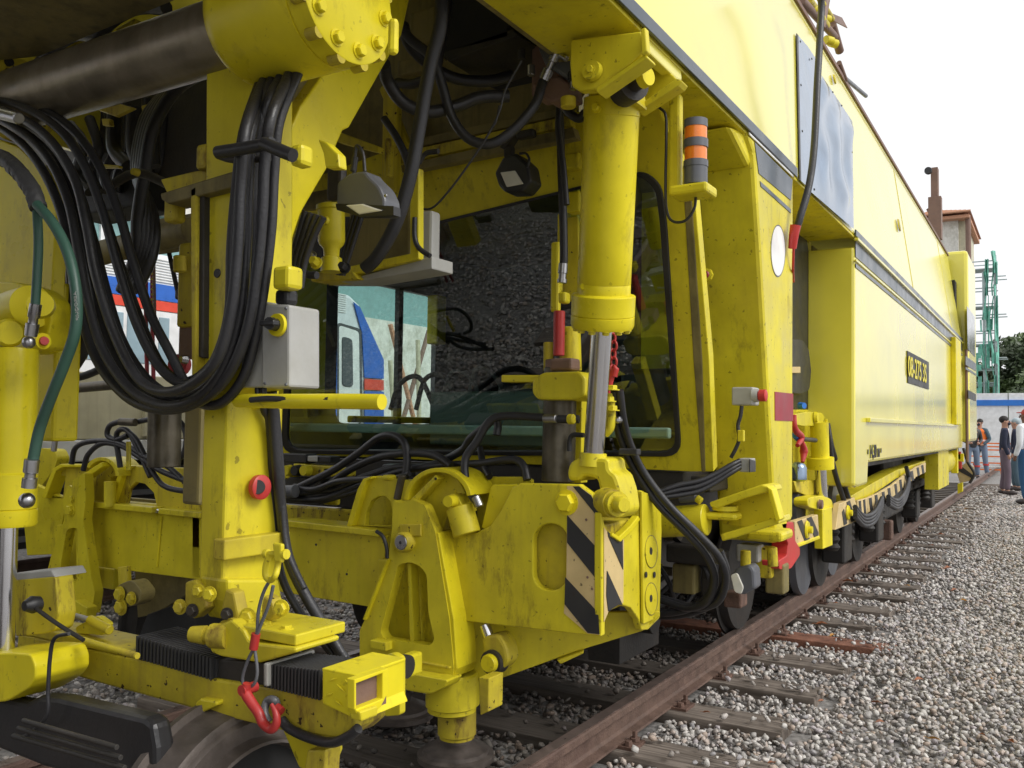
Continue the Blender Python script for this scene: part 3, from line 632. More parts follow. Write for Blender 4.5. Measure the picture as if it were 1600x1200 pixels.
    if vest:
        lathe('vest', W((0, 0, 1.0)), W((0, ly * .8, 1.46)), [(0, .195 * s), (.5, .19 * s), (.85, .20 * s), (1, .12 * s)], vest, t)
        for q in (1.08,): lathe('reflective_band', W((0, ly * .1, q)), W((0, ly * .1, q + .05)), [(0, .205 * s), (1, .202 * s)], 'reflective', t)
    if band:
        for k in 'lr':
            a = Vector(J['kn' + k]).lerp(Vector(J['an' + k]), .35); lathe('reflective_band', W(a), W(a + Vector((0, 0, .05))), [(0, .085 * s), (1, .085 * s)], 'red', t)
    return t
def at(x, Y, z=.02): p = P(x, 700, Y=Y); return Vector((p.x, Y, z))
person('worker in orange hi-vis vest and dark trousers looking down beside the barrier', at(1533, 31), math.radians(150), 1.78, 'cloth_slate', 'cloth_bluegrey', vest='cloth_orange', arms='mid', lean=.05, band=True, mask=True)
person('person in black top and grey-blue trousers half hidden behind the rear of the machine', at(1519, 29.5), math.radians(200), 1.75, 'black_plastic', 'cloth_bluegrey', arms='front', band=True)
person('man in dark navy jumper and mauve-grey trousers with a black face mask', at(1570, 22.8, .03), math.radians(-85), 1.74, 'cloth_navy', 'cloth_mauve', mask=True, stance=.06)
person('man in grey cap standing between the navy jumper and the white shirt', at(1587, 24.5, .03), math.radians(90), 1.72, 'cloth_navy', 'cloth_slate', cap='cap_grey')
person('man in white shirt and blue jeans with red cap at the right edge', at(1604, 20.0, .03), math.radians(60), 1.84, 'cloth_white', 'cloth_denim', skin='skin_dark', cap='cap_red', stance=.05)
# ================================================================== TAMPING MACHINE
M = empty('track_tamping_machine', (-2.53, 6, 0), 'large yellow track tamping machine with lifting unit, cab and long body, standing on the rails', 'rail vehicle')
XS = -1.09; ZL = 2.72; XL = -3.97
def zof(x, y, X=XS): return P(x, y, X=X).z
# ---- upper body side (leans inwards), one continuous welded wall
yend = P(1503, 538, X=XS).y
top_z = 3.93; XT = -1.26
def wallpt(y, z): return Vector((XS + (XT - XS) * (z - ZL) / (top_z - ZL), y, z))
side = prism_bm([wallpt(-2.0, ZL), wallpt(yend, ZL), wallpt(yend, top_z), wallpt(-2.0, top_z)], (-.05, 0, 0))
up = obj('upper_side_wall', side, 'yellow_body', M, bev=.008)
box('lip_strip', (XS + .002, -2.0, ZL - .012), (XS + .012, P(1238, 276, X=XS).y + .06, ZL + .035), 'stripe_blue', M, bev=.002)
yr = P(1335, 385, X=XS).y
box('lip_strip', (XS + .002, yr, ZL - .012), (XS + .012, yend, ZL + .03), 'stripe_blue', M, bev=.002)
obj('roof_sheet', prism_bm([Vector((XT, -2, top_z)), Vector((XL + .2, -2, top_z)), Vector((XL + .2, yend, top_z)), Vector((XT, yend, top_z))], (0, 0, .04)), 'yellow_body', M, bev=.01)
box('front_roof', (XL + .2, -11, 3.80), (XT, -1.9, 3.92), 'yellow_body', M)
box('roof_gutter', (XT - .03, -2, top_z + .02), (XT + .015, yend, top_z + .05), 'brown_steel', M, bev=.003)
box('left_side_wall', (XL, 3.7, 1.6), (XL + .05, P(520, 560, X=XL).y - .12, top_z), 'yellow_body', M)
box('left_upper_wall', (XL, -2, ZL), (XL + .04, 3.7, top_z), 'yellow_body', M)
# vertical seams of the upper wall
for xx in (1407, 1471):
    y_ = P(xx, 330, X=-1.2).y
    obj('seam_strip', prism_bm([wallpt(y_, ZL + .04), wallpt(y_ + .03, ZL + .04), wallpt(y_ + .03, top_z - .02), wallpt(y_, top_z - .02)], (.004, 0, 0)), 'yellow_body', M)
# underside of the overhang
box('unseen_front_body', (XL, -11, 1.1), (XS - .06, -2.3, 3.8), 'black_steel', M)  # added out of view; black, so the cab window reflects less sky
box('cab_roof', (XL, 3.3, ZL), (XS - .1, 6.1, ZL + .04), 'yellow_grime_shade', M)
box('overhang_inner_wall', (-1.44, .9, ZL - .02), (-1.41, 3.05, top_z), 'yellow_grime_shade', M)
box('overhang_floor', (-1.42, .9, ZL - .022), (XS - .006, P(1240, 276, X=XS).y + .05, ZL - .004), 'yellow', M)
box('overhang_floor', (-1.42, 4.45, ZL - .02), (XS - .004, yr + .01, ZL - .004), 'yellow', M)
box('deck_floor', (XL, -3, ZL + .01), (XS - .06, .88, ZL + .03), 'yellow_grime_shade', M)
# ---- right front pillar
pil = plate('front_pillar', [(1166, 203), (1240, 278), (1239, 812), (1231, 817), (1228, 846), (1213, 849), (1205, 700), (1197, 560), (1187, 383), (1178, 240)], PX(XS), .27, 'yellow', M, bev=.02, rnd=0)
pil2 = plate('pillar_gusset', [(1140, 196), (1168, 206), (1180, 250), (1172, 262)], PX(XS - .02), .30, 'yellow', M, bev=.02)
def sp(name, pts, m, par, X=XS + .003, th=.003, bev=0): return plate(name, pts, PX(X), th, m, par, bev=bev)
sp('stripe', [(1179.5, 222), (1238.5, 281), (1236, 313), (1186, 271)], 'stripe_blue', pil)
sp('stripe', [(1188, 283), (1236, 327), (1236, 333), (1189, 291)], 'stripe_blue', pil)
plate('stripe_edge', [(1171, 206), (1240, 273), (1240, 277), (1172, 211)], PX(XS + .006), .006, 'white_paint', pil)
plate('white_disc', circ(1216, 392, 10.5, 39, 32), PX(XS + .004), .004, 'white_paint', pil, bev=0)
plate('disc_rim', circ(1216, 392, 11.3, 41, 32), PX(XS + .002), .002, 'grey_plastic', pil, bev=0)
sp('reflector', [(1211, 612), (1239.5, 615), (1239.5, 658), (1211.5, 657)], 'maroon', pil)
# side lug on pillar front face (red inside)
PF = P(1150, 500, X=XS - .14).y
fpl = (P(1187, 383, X=XS), Vector((0, 1, .0)))
lp = P(1105, 430, Y=3.82); lathe('fixing_ring', lp, lp + Vector((0, -.02, 0)), [(0, .03), (.9, .03), (1, .024)], 'yellow', pil, 8); lathe('fixing_ring', lp + Vector((0, -.02, 0)), lp + Vector((0, -.026, 0)), [(0, .017), (1, .012)], 'maroon', pil, 12)
# emergency stop box + wire + socket
def ybox(name, a, b, Y, th, m, par, bev=.004): return qb(name, a, b, Y, th, m, par, bev)
eb = ybox('stop_box', (1143, 605), (1176, 633), 3.78, .10, 'grey_box', M, bev=.006)
A = P(1176, 618, Y=3.80); 
lathe('button', A, A + Vector((.06, 0, .0)), [(0, .018), (.5, .018), (.51, .026), (.95, .026), (1, .02)], 'red', eb, 16)
lathe('button_collar', A, A + Vector((.025, 0, .0)), [(0, .03), (1, .028)], 'grey_box', eb, 16)
ptube('stop_box_cable', [(1159, 634), (1157, 650), (1153, 665), (1155, 685), (1150, 700), (1142, 715)], 3.78, 3, 'rubber', M)
ybox('cable_clip', (1152, 672), (1162, 690), 3.76, .02, 'yellow', M)
sb = ybox('socket_box', (1155, 716), (1172, 738), 3.76, .08, 'grey_box', M)
plate('socket_cover', [(1172, 717), (1181, 720), (1181, 737), (1172, 738)], PX(P(1172, 727, Y=3.76).x + .004), .004, 'black_plastic', sb)
for k in range(3): ptube('socket_cable', [(1156, 720 + 5 * k), (1140, 728 + 6 * k), (1115, 742 + 7 * k), (1090, 752 + 8 * k), (1060, 758 + 8 * k), (1030, 768 + 5 * k)], 3.74, 4.2, 'rubber', M, Y2=3.55)
# ---- beacon on bracket
brk = qb('beacon_bracket', (1044, 148), (1062, 298), 3.05, .04, 'yellow', M)
qb('bracket_foot', (1044, 290), (1104, 298), 2.98, .12, 'yellow', M)
BX = P(1087, 240, Y=3.04); 
def bz(y): return P(1087, y, Y=3.04).z
bc = lathe('warning_beacon', Vector((BX.x, BX.y, bz(289))), Vector((BX.x, BX.y, bz(262))), [(0, .042), (1, .042)], 'grey_plastic', M, 24)
def bseg(n, a, b, r, m): lathe(n, Vector((BX.x, BX.y, bz(a))), Vector((BX.x, BX.y, bz(b))), [(0, r), (1, r)], m, bc, 24)
bseg('lens', 252, 232, .040, 'orange_lens'); bseg('lens', 219, 200, .040, 'orange_lens'); bseg('ring', 262, 252, .044, 'grey_plastic'); bseg('ring', 232, 219, .044, 'grey_plastic'); bseg('beacon_cap', 200, 188, .042, 'grey_plastic')
bseg('cable_gland', 296, 289, .018, 'black_plastic')
ptube('beacon_cable', [(1087, 297), (1085, 325), (1070, 345), (1050, 345), (1041, 325), (1040, 280), (1041, 220), (1040, 180), (1030, 168)], 3.05, 2.2, 'rubber', M)
# ---- cab, front window leaning outwards at the top
a_ = math.radians(19); cn = Vector((0, math.cos(a_), math.sin(a_))); c0 = Vector((0, 3.72, 1.27)); CP = (c0, cn)
wall = [(418, 708), (430, 300), (620, 230), (900, 175), (1030, 170), (1085, 300), (1108, 560), (1115, 737), (1080, 737)]
win = roundpoly([(441, 708), (452, 436), (470, 400), (1003, 268), (1030, 290), (1038, 345), (1062, 712)], 26)
cabw = plate('cab_front_wall', wall, CP, .06, 'yellow', M, holes=[win], bev=.004)
def inset(poly, k):
    cx = sum(p[0] for p in poly) / len(poly); cy = sum(p[1] for p in poly) / len(poly); out = []
    for x, y in poly:
        d = Vector((x - cx, y - cy)); out.append((x - d.x / d.length * k, y - d.y / d.length * k))
    return out
def pfront(pl, d): return (pl[0] - pl[1] * d, pl[1])
plate('window_seal', inset(win, -3), pfront(CP, .012), .02, 'rubber', cabw, holes=[inset(win, 8)], bev=.004)
plate('front_window', inset(win, 5), pfront(CP, .002), .008, 'cab_glass', cabw, bev=0)
# slanted channel right of the window, its recess shade painted dark yellow
plate('cab_corner_channel', [(1068, 300), (1080, 300), (1097, 560), (1102, 738), (1096, 738), (1083, 560)], pfront(CP, .004), .02, 'yellow_grime_shade', M)
# cab shell: side, floor, roof, back
ycab = P(1264, 500, X=-1.39).y
box('cab_side_wall', (-1.42, 3.95, 1.27), (-1.39, ycab, 2.7), 'yellow', M); box('cab_lining', (-1.44, 3.95, 1.27), (-1.425, 6.1, 2.7), 'black_plastic', M)
plate('side_window', [(1238, 345), (1256, 345), (1265, 400), (1264, 680), (1238, 680)], PX(-1.385), .01, 'black_plastic', M, rnd=6)
box('cab_floor', (XL, 3.75, 1.15), (-1.39, 6.0, 1.25), 'black_steel', M)
box('cab_underframe', (XL, 3.6, 1.0), (-1.5, 6.4, 1.15), 'black_steel', M)
# back wall with far-side window opening
LWy0 = P(519, 560, X=XL).y; LWy1 = P(674, 520, X=XL).y; LZ0 = P(600, 662, X=XL).z; LZ1 = P(520, 432, X=XL).z
lw = prism_bm([Vector((XL, 3.7, 1.2)), Vector((XL, 6.2, 1.2)), Vector((XL, 6.2, 2.75)), Vector((XL, 3.7, 2.75))], (.04, 0, 0), [[Vector((XL, y, z)) for y, z in roundpoly([(LWy0, LZ0), (LWy1, LZ0), (LWy1, LZ1), (LWy0, LZ1)], .08)]])
lwo = obj('cab_left_wall', lw, 'grey_plastic', M)
for yy in (LWy0 + (LWy1 - LWy0) * .53,): box('window_pillar', (XL + .05, yy, LZ0), (XL + .09, yy + .05, LZ1), 'black_plastic', lwo)
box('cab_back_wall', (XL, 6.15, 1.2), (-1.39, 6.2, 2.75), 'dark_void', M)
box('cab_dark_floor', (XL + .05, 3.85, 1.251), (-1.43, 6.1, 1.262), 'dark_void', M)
# interior: seats and consoles
for (x0_, x1_, y0_, y1_, z0_, z1_) in ((-1.95, -1.5, 4.3, 4.9, 1.27, 1.75), (-2.9, -2.2, 4.6, 5.2, 1.27, 1.7), (-2.5, -1.5, 5.4, 6.0, 1.27, 2.5), (-2.3, -1.9, 4.5, 4.62, 1.7, 2.35)):
    box('console', (x0_, y0_, z0_), (x1_, y1_, z1_), 'black_plastic', M, bev=.03)
st = box('operator_seat', (-2.0, 5.0, 1.65), (-1.55, 5.45, 1.8), 'grey_plastic', M, bev=.04); box('seat_back', (-2.0, 5.4, 1.8), (-1.55, 5.5, 2.35), 'grey_plastic', st, bev=.04)
zl1, zl2 = P(700, 664, Y=3.80).z, P(700, 679, Y=3.80).z
box('interior_ledge', (XL + .06, 3.78, zl2), (-1.47, 3.82, zl1), 'ledge_green', M, bev=.01)
qb('console_back', (672, 612), (872, 700), 3.95, .03, 'frosted', M)
box('window_reveal', (XL + .045, LWy1 - .12, LZ0 + (LZ1 - LZ0) * .62), (XL + .14, LWy1 - .005, LZ1 + .0), 'yellow', lwo, bev=.01); box('lower_reveal', (XL + .045, LWy0 + .1, LZ0 + .005), (XL + .12, LWy1 - .02, LZ0 + .05), 'yellow_dirty', lwo, bev=.01)
for k in range(4): ptube('interior_cable', [(610 + 40 * k, 640), (625 + 40 * k, 600 - 8 * k), (655 + 40 * k, 590), (680 + 40 * k, 640)], 4.1, 4, 'rubber', M)
# ---- rear body
rbw = [(1335.5, 385), (1504, 541), (1504, 700), (1357, 723), (1355.5, 757), (1340, 762), (1335.5, 760)]
rb = plate('rear_body_side', rbw, PX(XS), .31, 'yellow_body', M, bev=.02)
box('rear_body_core', (XL + .05, yr + .25, 1.25), (XS - .32, yend, ZL), 'yellow_grime_shade', M)
box('rear_body_front', (-1.85, yr + .05, 1.05), (XS - .30, yr + .12, ZL), 'yellow', M)
z1, z2, z3, z4 = zof(1238, 283), zof(1236, 313), zof(1236, 327), zof(1236, 333)
box('stripe', (XS + .001, yr + .02, z2), (XS + .005, yend, z1), 'stripe_blue', rb, bev=0); box('stripe', (XS + .001, yr + .02, z4 - .005), (XS + .005, yend, z3), 'stripe_blue', rb, bev=0)
ya, yb = P(1353, 657, X=XS).y, P(1493, 664, X=XS).y; zled = zof(1353, 655)
yrib0, yrib1 = P(1486, 600, X=XS).y, P(1493, 600, X=XS).y
box('ledge', (XS, ya, zled - .02), (XS + .03, yb, zled + .01), 'yellow_body', rb, bev=.004)
box('vertical_rib', (XS, yrib0, zled), (XS + .06, yrib1 + .12, zof(1487, 528)), 'yellow_clean', rb, bev=.01)
box('horizontal_rib', (XS, yr, z1 + .0), (XS + .025, yend, z1 + .02), 'yellow_body', rb, bev=.004)
box('horizontal_rib', (XS, yr, z3 + .012), (XS + .012, yend, z3 + .025), 'yellow_body', rb, bev=.002)
# number plate
pn = sp('number_plate', [(1418, 548), (1451.5, 566), (1451.5, 608.5), (1419, 598)], 'hazard_black', rb, X=XS + .008, th=.006)
pc = P(1434, 580, X=XS + .012); hgt = (zof(1434, 558) - zof(1434, 602))
ywid = P(1451, 580, X=XS).y - P(1419, 580, X=XS).y
tx = text('plate_number', '08-275 3S', pc + Vector((.002, 0, 0)), (0, 1, 0), (0, 0, 1), hgt * .95, 'yellow_clean', pn); tx.scale.y = 1
dx = max(tx.dimensions.y, .01); 
for v in tx.data.vertices: v.co.y *= ywid * .86 / dx
pc = P(1367, 706, X=XS + .003); text('weight_mark', '• 14,30 m •', pc, (0, 1, 0), (0, 0, 1), .13, 'hazard_black', rb)
# front-face edge trim of the recess
box('recess_inner_wall', (-1.9, 4.47, 1.25), (-1.42, 4.52, ZL), 'yellow', M)
# ---- rear cab beyond the gap
yc0 = yend + .12; XC = -1.02
rc = box('rear_cab_body', (XL, yc0 + .12, zof(1508, 692, XC)), (XC, P(1526, 600, X=XC).y, P(1512, 410, X=-1.1).z), 'yellow_body', M, bev=.05)
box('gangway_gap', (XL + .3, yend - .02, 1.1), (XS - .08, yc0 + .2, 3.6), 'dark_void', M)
cyl('handrail', (XS + .05, yend + .03, 1.0), (XS + .05, yend + .03, 2.6), .02, 'brown_steel', M)
plate('window', [(1511, 478), (1523, 495), (1523.5, 558), (1512, 545)], PX(XC + .006), .004, 'train_window', rc)
plate('stripe', [(1509, 556), (1525, 568), (1525, 580), (1509, 570)], PX(XC + .006), .004, 'stripe_blue', rc)
plate('stripe', [(1509, 573), (1525, 584), (1525, 587), (1509, 577)], PX(XC + .006), .004, 'stripe_blue', rc)
plate('vent', [(1513, 609), (1525, 616), (1525, 627), (1513, 622)], PX(XC + .006), .004, 'hazard_black', rc)
# ---- blue-grey metal sheets on the upper wall
UP = (wallpt(0, ZL) + Vector((.004, 0, 0)), Vector((top_z - ZL, 0, -(XT - XS))).normalized())
def uplate(name, pts, m, off=.004, th=.004, rnd=0, par=M):
    return plate(name, pts, (UP[0] + UP[1] * off, UP[1]), th, m, par, bev=0, rnd=rnd)
def wavy(name, pts, off, amp):
    a, b, c, d = [P(x, y, pl=(UP[0] + UP[1] * off, UP[1])) for x, y in pts]; bm = bmesh.new(); G = []
    for i in range(25):
        s = i / 24; row = []
        for j in range(33):
            t = j / 32; p = a.lerp(b, s).lerp(d.lerp(c, s), t); e = min(s, 1 - s, t, 1 - t) * 6; e = min(1, e)
            row.append(bm.verts.new(p + UP[1] * (.004 + amp * e * (1 + math.sin(s * 15 + 2.2 * math.sin(t * 5)) * .6 + .4 * math.sin(t * 11 + s * 7)))))
        G.append(row)
    for i in range(24):
        for j in range(32): bm.faces.new((G[i][j], G[i + 1][j], G[i + 1][j + 1], G[i][j + 1]))
    return obj(name, bm, 'blue_sheet', M, smooth=True, sharp=180)
s1 = uplate('metal_sheet', [(1247, 55), (1262, 72), (1275, 92), (1270, 200), (1262, 292), (1251, 282)], 'blue_sheet')
uplate('sheet_edge', [(1245, 52), (1247.5, 55), (1252, 283), (1250, 281)], 'hazard_black', .006)
s2 = wavy('metal_sheet', [(1283, 118), (1331, 190), (1333, 358), (1266, 300)], .006, .020)
for x, y in ((1250, 65), (1251, 133), (1253, 205), (1268, 92), (1301, 144), (1315, 165), (1302, 204), (1291, 219), (1303, 267), (1272, 296), (1289, 314), (1332, 300), (1331, 238), (1320, 257)):
    c_ = P(x, y, pl=(UP[0] + UP[1] * .009, UP[1])); lathe('rivet', c_, c_ + UP[1] * .005, [(0, .008), (1, .005)], 'hazard_black', s2 if x > 1280 else s1, 8)
c_ = P(1303, 124, pl=(UP[0] + UP[1] * .004, UP[1])); lathe('port', c_, c_ + UP[1] * .01, [(0, .035), (1, .03)], 'yellow_dirty', M, 12)
c_ = P(1404, 352, pl=(UP[0] + UP[1] * .004, UP[1])); lathe('port', c_, c_ + UP[1] * .01, [(0, .06), (1, .055)], 'yellow_dirty', M, 12)
# black cable with red end
tube('lifting_cable', [P(1272, -40, X=-1.0), P(1283, 0, X=-1.0), P(1281, 60, X=-1.0), P(1277, 130, X=-.99), P(1272, 230, X=-.99), P(1264, 290, X=-1.0), P(1250, 340, X=-1.03), P(1240, 375, X=-1.06)], .018, 'rubber', M)
tube('cable_end', [P(1243, 352, X=-1.04), P(1240, 370, X=-1.05), P(1238, 388, X=-1.06)], [.026, .02], 'red', M)
tube('cable_tie', [P(1240, 388, X=-1.06), P(1239, 420, X=-1.08), P(1240, 440, X=-1.12)], .006, 'red', M)
# roof clutter
tz = top_z
for (x0p, y0p, x1p, y1p, r, m_) in ((1252, 0, 1305, 58, .025, 'brown_steel'), (1300, 38, 1312, 80, .03, 'brown_steel'), (1262, 0, 1290, 40, .03, 'yellow_dirty'), (1290, 0, 1282, 45, .03, 'brown_steel'), (1311, 98, 1321, 125, .018, 'brown_steel'), (1320, 122, 1353, 150, .016, 'grey_plastic'), (1270, -20, 1300, 30, .02, 'yellow_dirty')):
    tube('roof_pipe', [P(x0p, y0p, X=-1.25), P(x1p, y1p, X=-1.25)], r, m_, M)
for x, y in ((1262, 12), (1272, 20), (1285, 28), (1290, 62), (1297, 66)):
    c_ = P(x, y, X=-1.27); lathe('pipe_clamp', c_, c_ + Vector((.03, .05, 0)), [(0, .03), (1, .03)], 'yellow', M, 10)
plate('roof_flag_plate', [(1295, 18), (1316, 27), (1325, 44), (1305, 34)], PX(-1.3), .01, 'brown_steel', M)
# exhaust stack
ex = P(1468, 330, X=-2.0); 
pxc = lambda x, y: P(x, y, Y=ex.y)
def stack(n, x0p, x1p, y0p, y1p, m_, par, dy=0):
    a = P(x0p, y0p, Y=ex.y + dy); b = P(x1p, y1p, Y=ex.y + dy); return box(n, (a.x, ex.y + dy, b.z), (b.x, ex.y + dy + .25, a.z), m_, par)
es = stack('exhaust_stack', 1454, 1466, 262, 352, 'brown_steel', M)
stack('stack_base', 1450, 1471, 308, 372, 'brown_steel', es, -.1)
a = P(1451, 268, Y=ex.y - .1); lathe('round_lamp', a, a + Vector((0, -.12, 0)), [(0, .07), (.6, .08), (1, .07)], 'black_plastic', es, 16)
obj('lean_plate', prism_bm([pxc(1447, 327), pxc(1456, 322), pxc(1470, 350), pxc(1469, 368)], (0, .1, 0)), 'brown_steel', es)
yy = P(1505, 440, X=-1.25).y
obj('roof_hatch', prism_bm([P(1489, 405, X=-1.4), P(1497, 412, X=-1.4), P(1523, 462, X=-1.4), P(1505, 455, X=-1.4)], (-.5, 0, 0)), 'yellow_body', M)
# ------------------------------------------------------------------ right lifting cylinder
YL = 2.85
A = P(957, 150, Y=2.76); B = P(941, 512, Y=2.93); kk = depth(B) / FPX; RS = depth((A + B) / 2) / 3.62
Lc = (B - A).length
lc = lathe('lifting_cylinder', A, B, [(t_, r_ * RS) for t_, r_ in [(0, .088), (.01, .112), (.085, .113), (.088, .110), (.60, .110), (.80, .110), (.803, .1085), (.806, .110), (.845, .110), (.85, .128), (.855, .132), (.94, .132), (.943, .128), (.946, .132), (.985, .132), (1, .126)]], 'yellow_clean', M, 48)
ax = (B - A).normalized(); u_, v_ = frame_of(ax)[1:]
for k in range(12):
    an = 2 * math.pi * k / 12; c_ = B + (u_ * math.cos(an) + v_ * math.sin(an)) * .108 * RS; hexbolt('flange_bolt', c_, ax, .013, .014, 'yellow', lc)
for (x, y) in ((914, 449), (932, 169)):
    c_ = P(x, y, Y=(2.93 if y > 300 else 2.77) - .10); hexbolt('port_plug', c_ , (0.1, -1, 0), .014, .02, 'yellow_clean', lc)
rod = cyl('piston_rod', P(941, 505, Y=2.93), P(927, 722, Y=3.03), .0385, 'chrome', M, 32)
lathe('rod_wiper', P(941, 508, Y=2.93), P(941, 516, Y=2.93), [(0, .06), (1, .055)], 'black_steel', rod)
# clevis eye
ce = lathe('rod_clevis', P(927, 708, Y=3.03), P(926, 728, Y=3.03), [(0, .05), (1, .055)], 'yellow', M)
plate('clevis_fork', [(889, 722), (905, 714), (950, 716), (952, 735), (962, 742), (970, 765), (975, 800), (962, 812), (948, 806), (935, 762), (932, 748), (912, 744), (905, 752), (888, 752), (885, 740)], PY(2.99), .16, 'yellow', ce, bev=.015, rnd=8)
pb_ = P(959, 787, Y=2.95); lathe('clevis_pin', pb_ + Vector((-.08, .06, 0)), pb_ + Vector((.055, -.03, 0)), [(0, .045), (.75, .045), (.751, .03), (.95, .03), (1, .024)], 'yellow', ce, 24)
lathe('pin_ring', pb_ + Vector((-.05, .04, 0)), pb_ + Vector((0.0, .005, 0)), [(0, .055), (1, .05)], 'yellow_dirty', ce, 24)
# top mount: eye, ear plates, gusset brackets
plate('cylinder_eye', [(915, 160), (920, 140), (938, 128), (972, 118), (990, 130), (995, 160)], PY(2.70), .10, 'yellow', lc, bev=.01)
pm = P(985, 130, Y=2.62); lathe('mount_pin', pm + Vector((-.05, .05, 0)), pm + Vector((.05, -.02, 0)), [(0, .055), (.6, .055), (.61, .028), (1, .028)], 'black_steel', lc, 20)
lathe('pin_cap', pm + Vector((.05, -.02, 0)), pm + Vector((.075, -.028, 0)), [(0, .034), (1, .03)], 'yellow_clean', lc, 20)
plate('mount_bracket', [(892, 62), (1003, 48), (1008, 75), (1000, 86), (985, 100), (960, 118), (930, 140), (905, 142), (893, 135), (890, 100)], PY(2.49), .04, 'yellow', M, bev=.006, rnd=5)
plate('bracket_flange', [(985, 100), (1008, 84), (1012, 90), (962, 124), (932, 145), (930, 138)], PY(2.475), .07, 'yellow', M)
plate('gusset_box', [(1002, 44), (1008, 42), (1064, 101), (1066, 126), (1057, 123), (1009, 77), (1001, 76)], PX(-1.10), .04, 'yellow_body', M, bev=.006)
plate('gusset_box', [(1001, 45), (1008, 42), (1011, 80), (1002, 86)], PY(2.46), .03, 'yellow', M, bev=.004)
plate('gusset_flange', [(1057, 122), (1066, 126), (1060, 134), (996, 175), (992, 168), (1045, 130)], PY(2.78), .06, 'yellow', M, bev=.004)
plate('gusset_web', [(1009, 78), (1057, 123), (996, 168), (994, 110)], PY(2.84), .02, 'yellow', M)
lb = P(927, 112, Y=2.485); lathe('bracket_boss', lb, lb + Vector((0, -.02, 0)), [(0, .033), (1, .03)], 'yellow', M, 20); hexbolt('boss_bolt', lb + Vector((0, -.02, 0)), (0, -1, 0), .012, .01, 'yellow', M)
# ------------------------------------------------------------------ tamping pipes left of the cylinder
qb('guide_channel', (860, 378), (872, 487), 3.2, .03, 'yellow', M)
plate('guide_plate', [(872, 150), (900, 150), (905, 470), (874, 470)], PY(3.35), .03, 'yellow_dirty', M)
for p_ in ((881, 170, 888, 215), (883, 240, 898, 262), (884, 300, 900, 330)): qb('guide_block', (p_[0], p_[1]), (p_[2] + 6, p_[3]), 3.25, .06, 'yellow', M)
ptube('riser_hose', [(873, 150), (875, 180), (877, 260), (880, 340), (881, 400), (880, 415)], 3.1, 6.5, 'rubber', M)
pcyl('hose_fitting', (880, 412), (878, 442), 3.1, 7, 'steel', M, [(0, 7), (.5, 7.5), (.52, 6), (.8, 6), (.81, 7.5), (1, 7.5)])
qb('fitting_block', (871, 456), (883, 473), 3.08, .05, 'yellow', M)
qb('guide_edge', (870, 333), (877, 456), 3.28, .02, 'yellow', M)
pcyl('red_strut', (874, 486), (873, 556), 3.1, 9, 'red', M)
qb('strut_foot', (858, 560), (893, 578), 3.07, .08, 'brown_steel', M)
pcyl('valve_body', (857, 535), (857, 580), 3.2, 8, 'yellow_dirty', M)
# steel guide column with clamp
gc = pcyl('guide_column', (876, 575), (872, 752), 3.15, 26, 'oily_steel', M)
cl_ = plate('column_clamp', [(831, 592), (848, 582), (905, 580), (914, 590), (914, 618), (900, 625), (840, 625), (831, 615)], PY(3.02), .22, 'yellow', M, bev=.01, rnd=5)
plate('clamp_arm', [(783, 586), (842, 586), (842, 597), (783, 597)], PY(3.04), .08, 'yellow', cl_)
pcyl('column_collar', (876, 562), (876, 582), 3.15, 24, 'brown_steel', M)
pcyl('grease_pipe', (890, 512), (892, 580), 3.22, 17, 'yellow', M)
ybox('support_post', (890, 625), (908, 755), 3.25, .06, 'yellow', M)
ptube('brake_hose', [(905, 655), (880, 655), (840, 652), (790, 650), (765, 658), (745, 690), (728, 715), (727, 745), (735, 770), (745, 785)], 3.05, 6.5, 'rubber', M, Y2=2.92)
pcyl('hose_fitting', (850, 654), (870, 654), 3.02, 7, 'steel', M); pcyl('hose_fitting', (743, 776), (750, 792), 2.92, 7, 'steel', M)
pcyl('hose_elbow', (888, 655), (897, 655), 3.02, 8, 'yellow', M)
qb('pipe_union', (945, 650), (968, 662), 3.15, .04, 'steel', M)
tube('yellow_elbow_pipe', [P(953, 615, Y=3.15), P(955, 650, Y=3.15), P(953, 668, Y=3.15), P(945, 678, Y=3.15)], .018, 'yellow', M)
for (x, y, s) in ((957, 610, 9), (952, 628, 8), (957, 642, 7)): hexbolt('pipe_nut', P(x, y, Y=3.12), (0, 0, 1), .02, .02, 'yellow', M)
ptube('small_black_hose', [(912, 680), (895, 680), (890, 690), (890, 705)], 3.1, 4, 'rubber', M)
# red chain (hangs from the machine)
ch = empty('safety_chain', P(957, 520, Y=3.22), 'red chain with red hook hanging behind the chrome rod of the lifting cylinder', 'chain')
for k in range(5):
    c_ = P(957 + (k % 2) * 2, 528 + k * 12.5, Y=3.22); r_ = .019; pts = []
    for j in range(13):
        t = 2 * math.pi * j / 12; d_ = (math.cos(t) * .5 * r_ * 1.3, math.sin(t) * r_)
        pts.append(c_ + (Vector((d_[0], 0, d_[1])) if k % 2 else Vector((d_[0] * .5, d_[0], d_[1]))))
    tube('link', pts, .0055, 'red', ch, 8, 2)
tube('chain_hook', [P(959, 588, Y=3.2), P(962, 575, Y=3.2), P(955, 590, Y=3.2), P(950, 612, Y=3.2), P(948, 625, Y=3.2)], [.014, .012], 'red', ch)
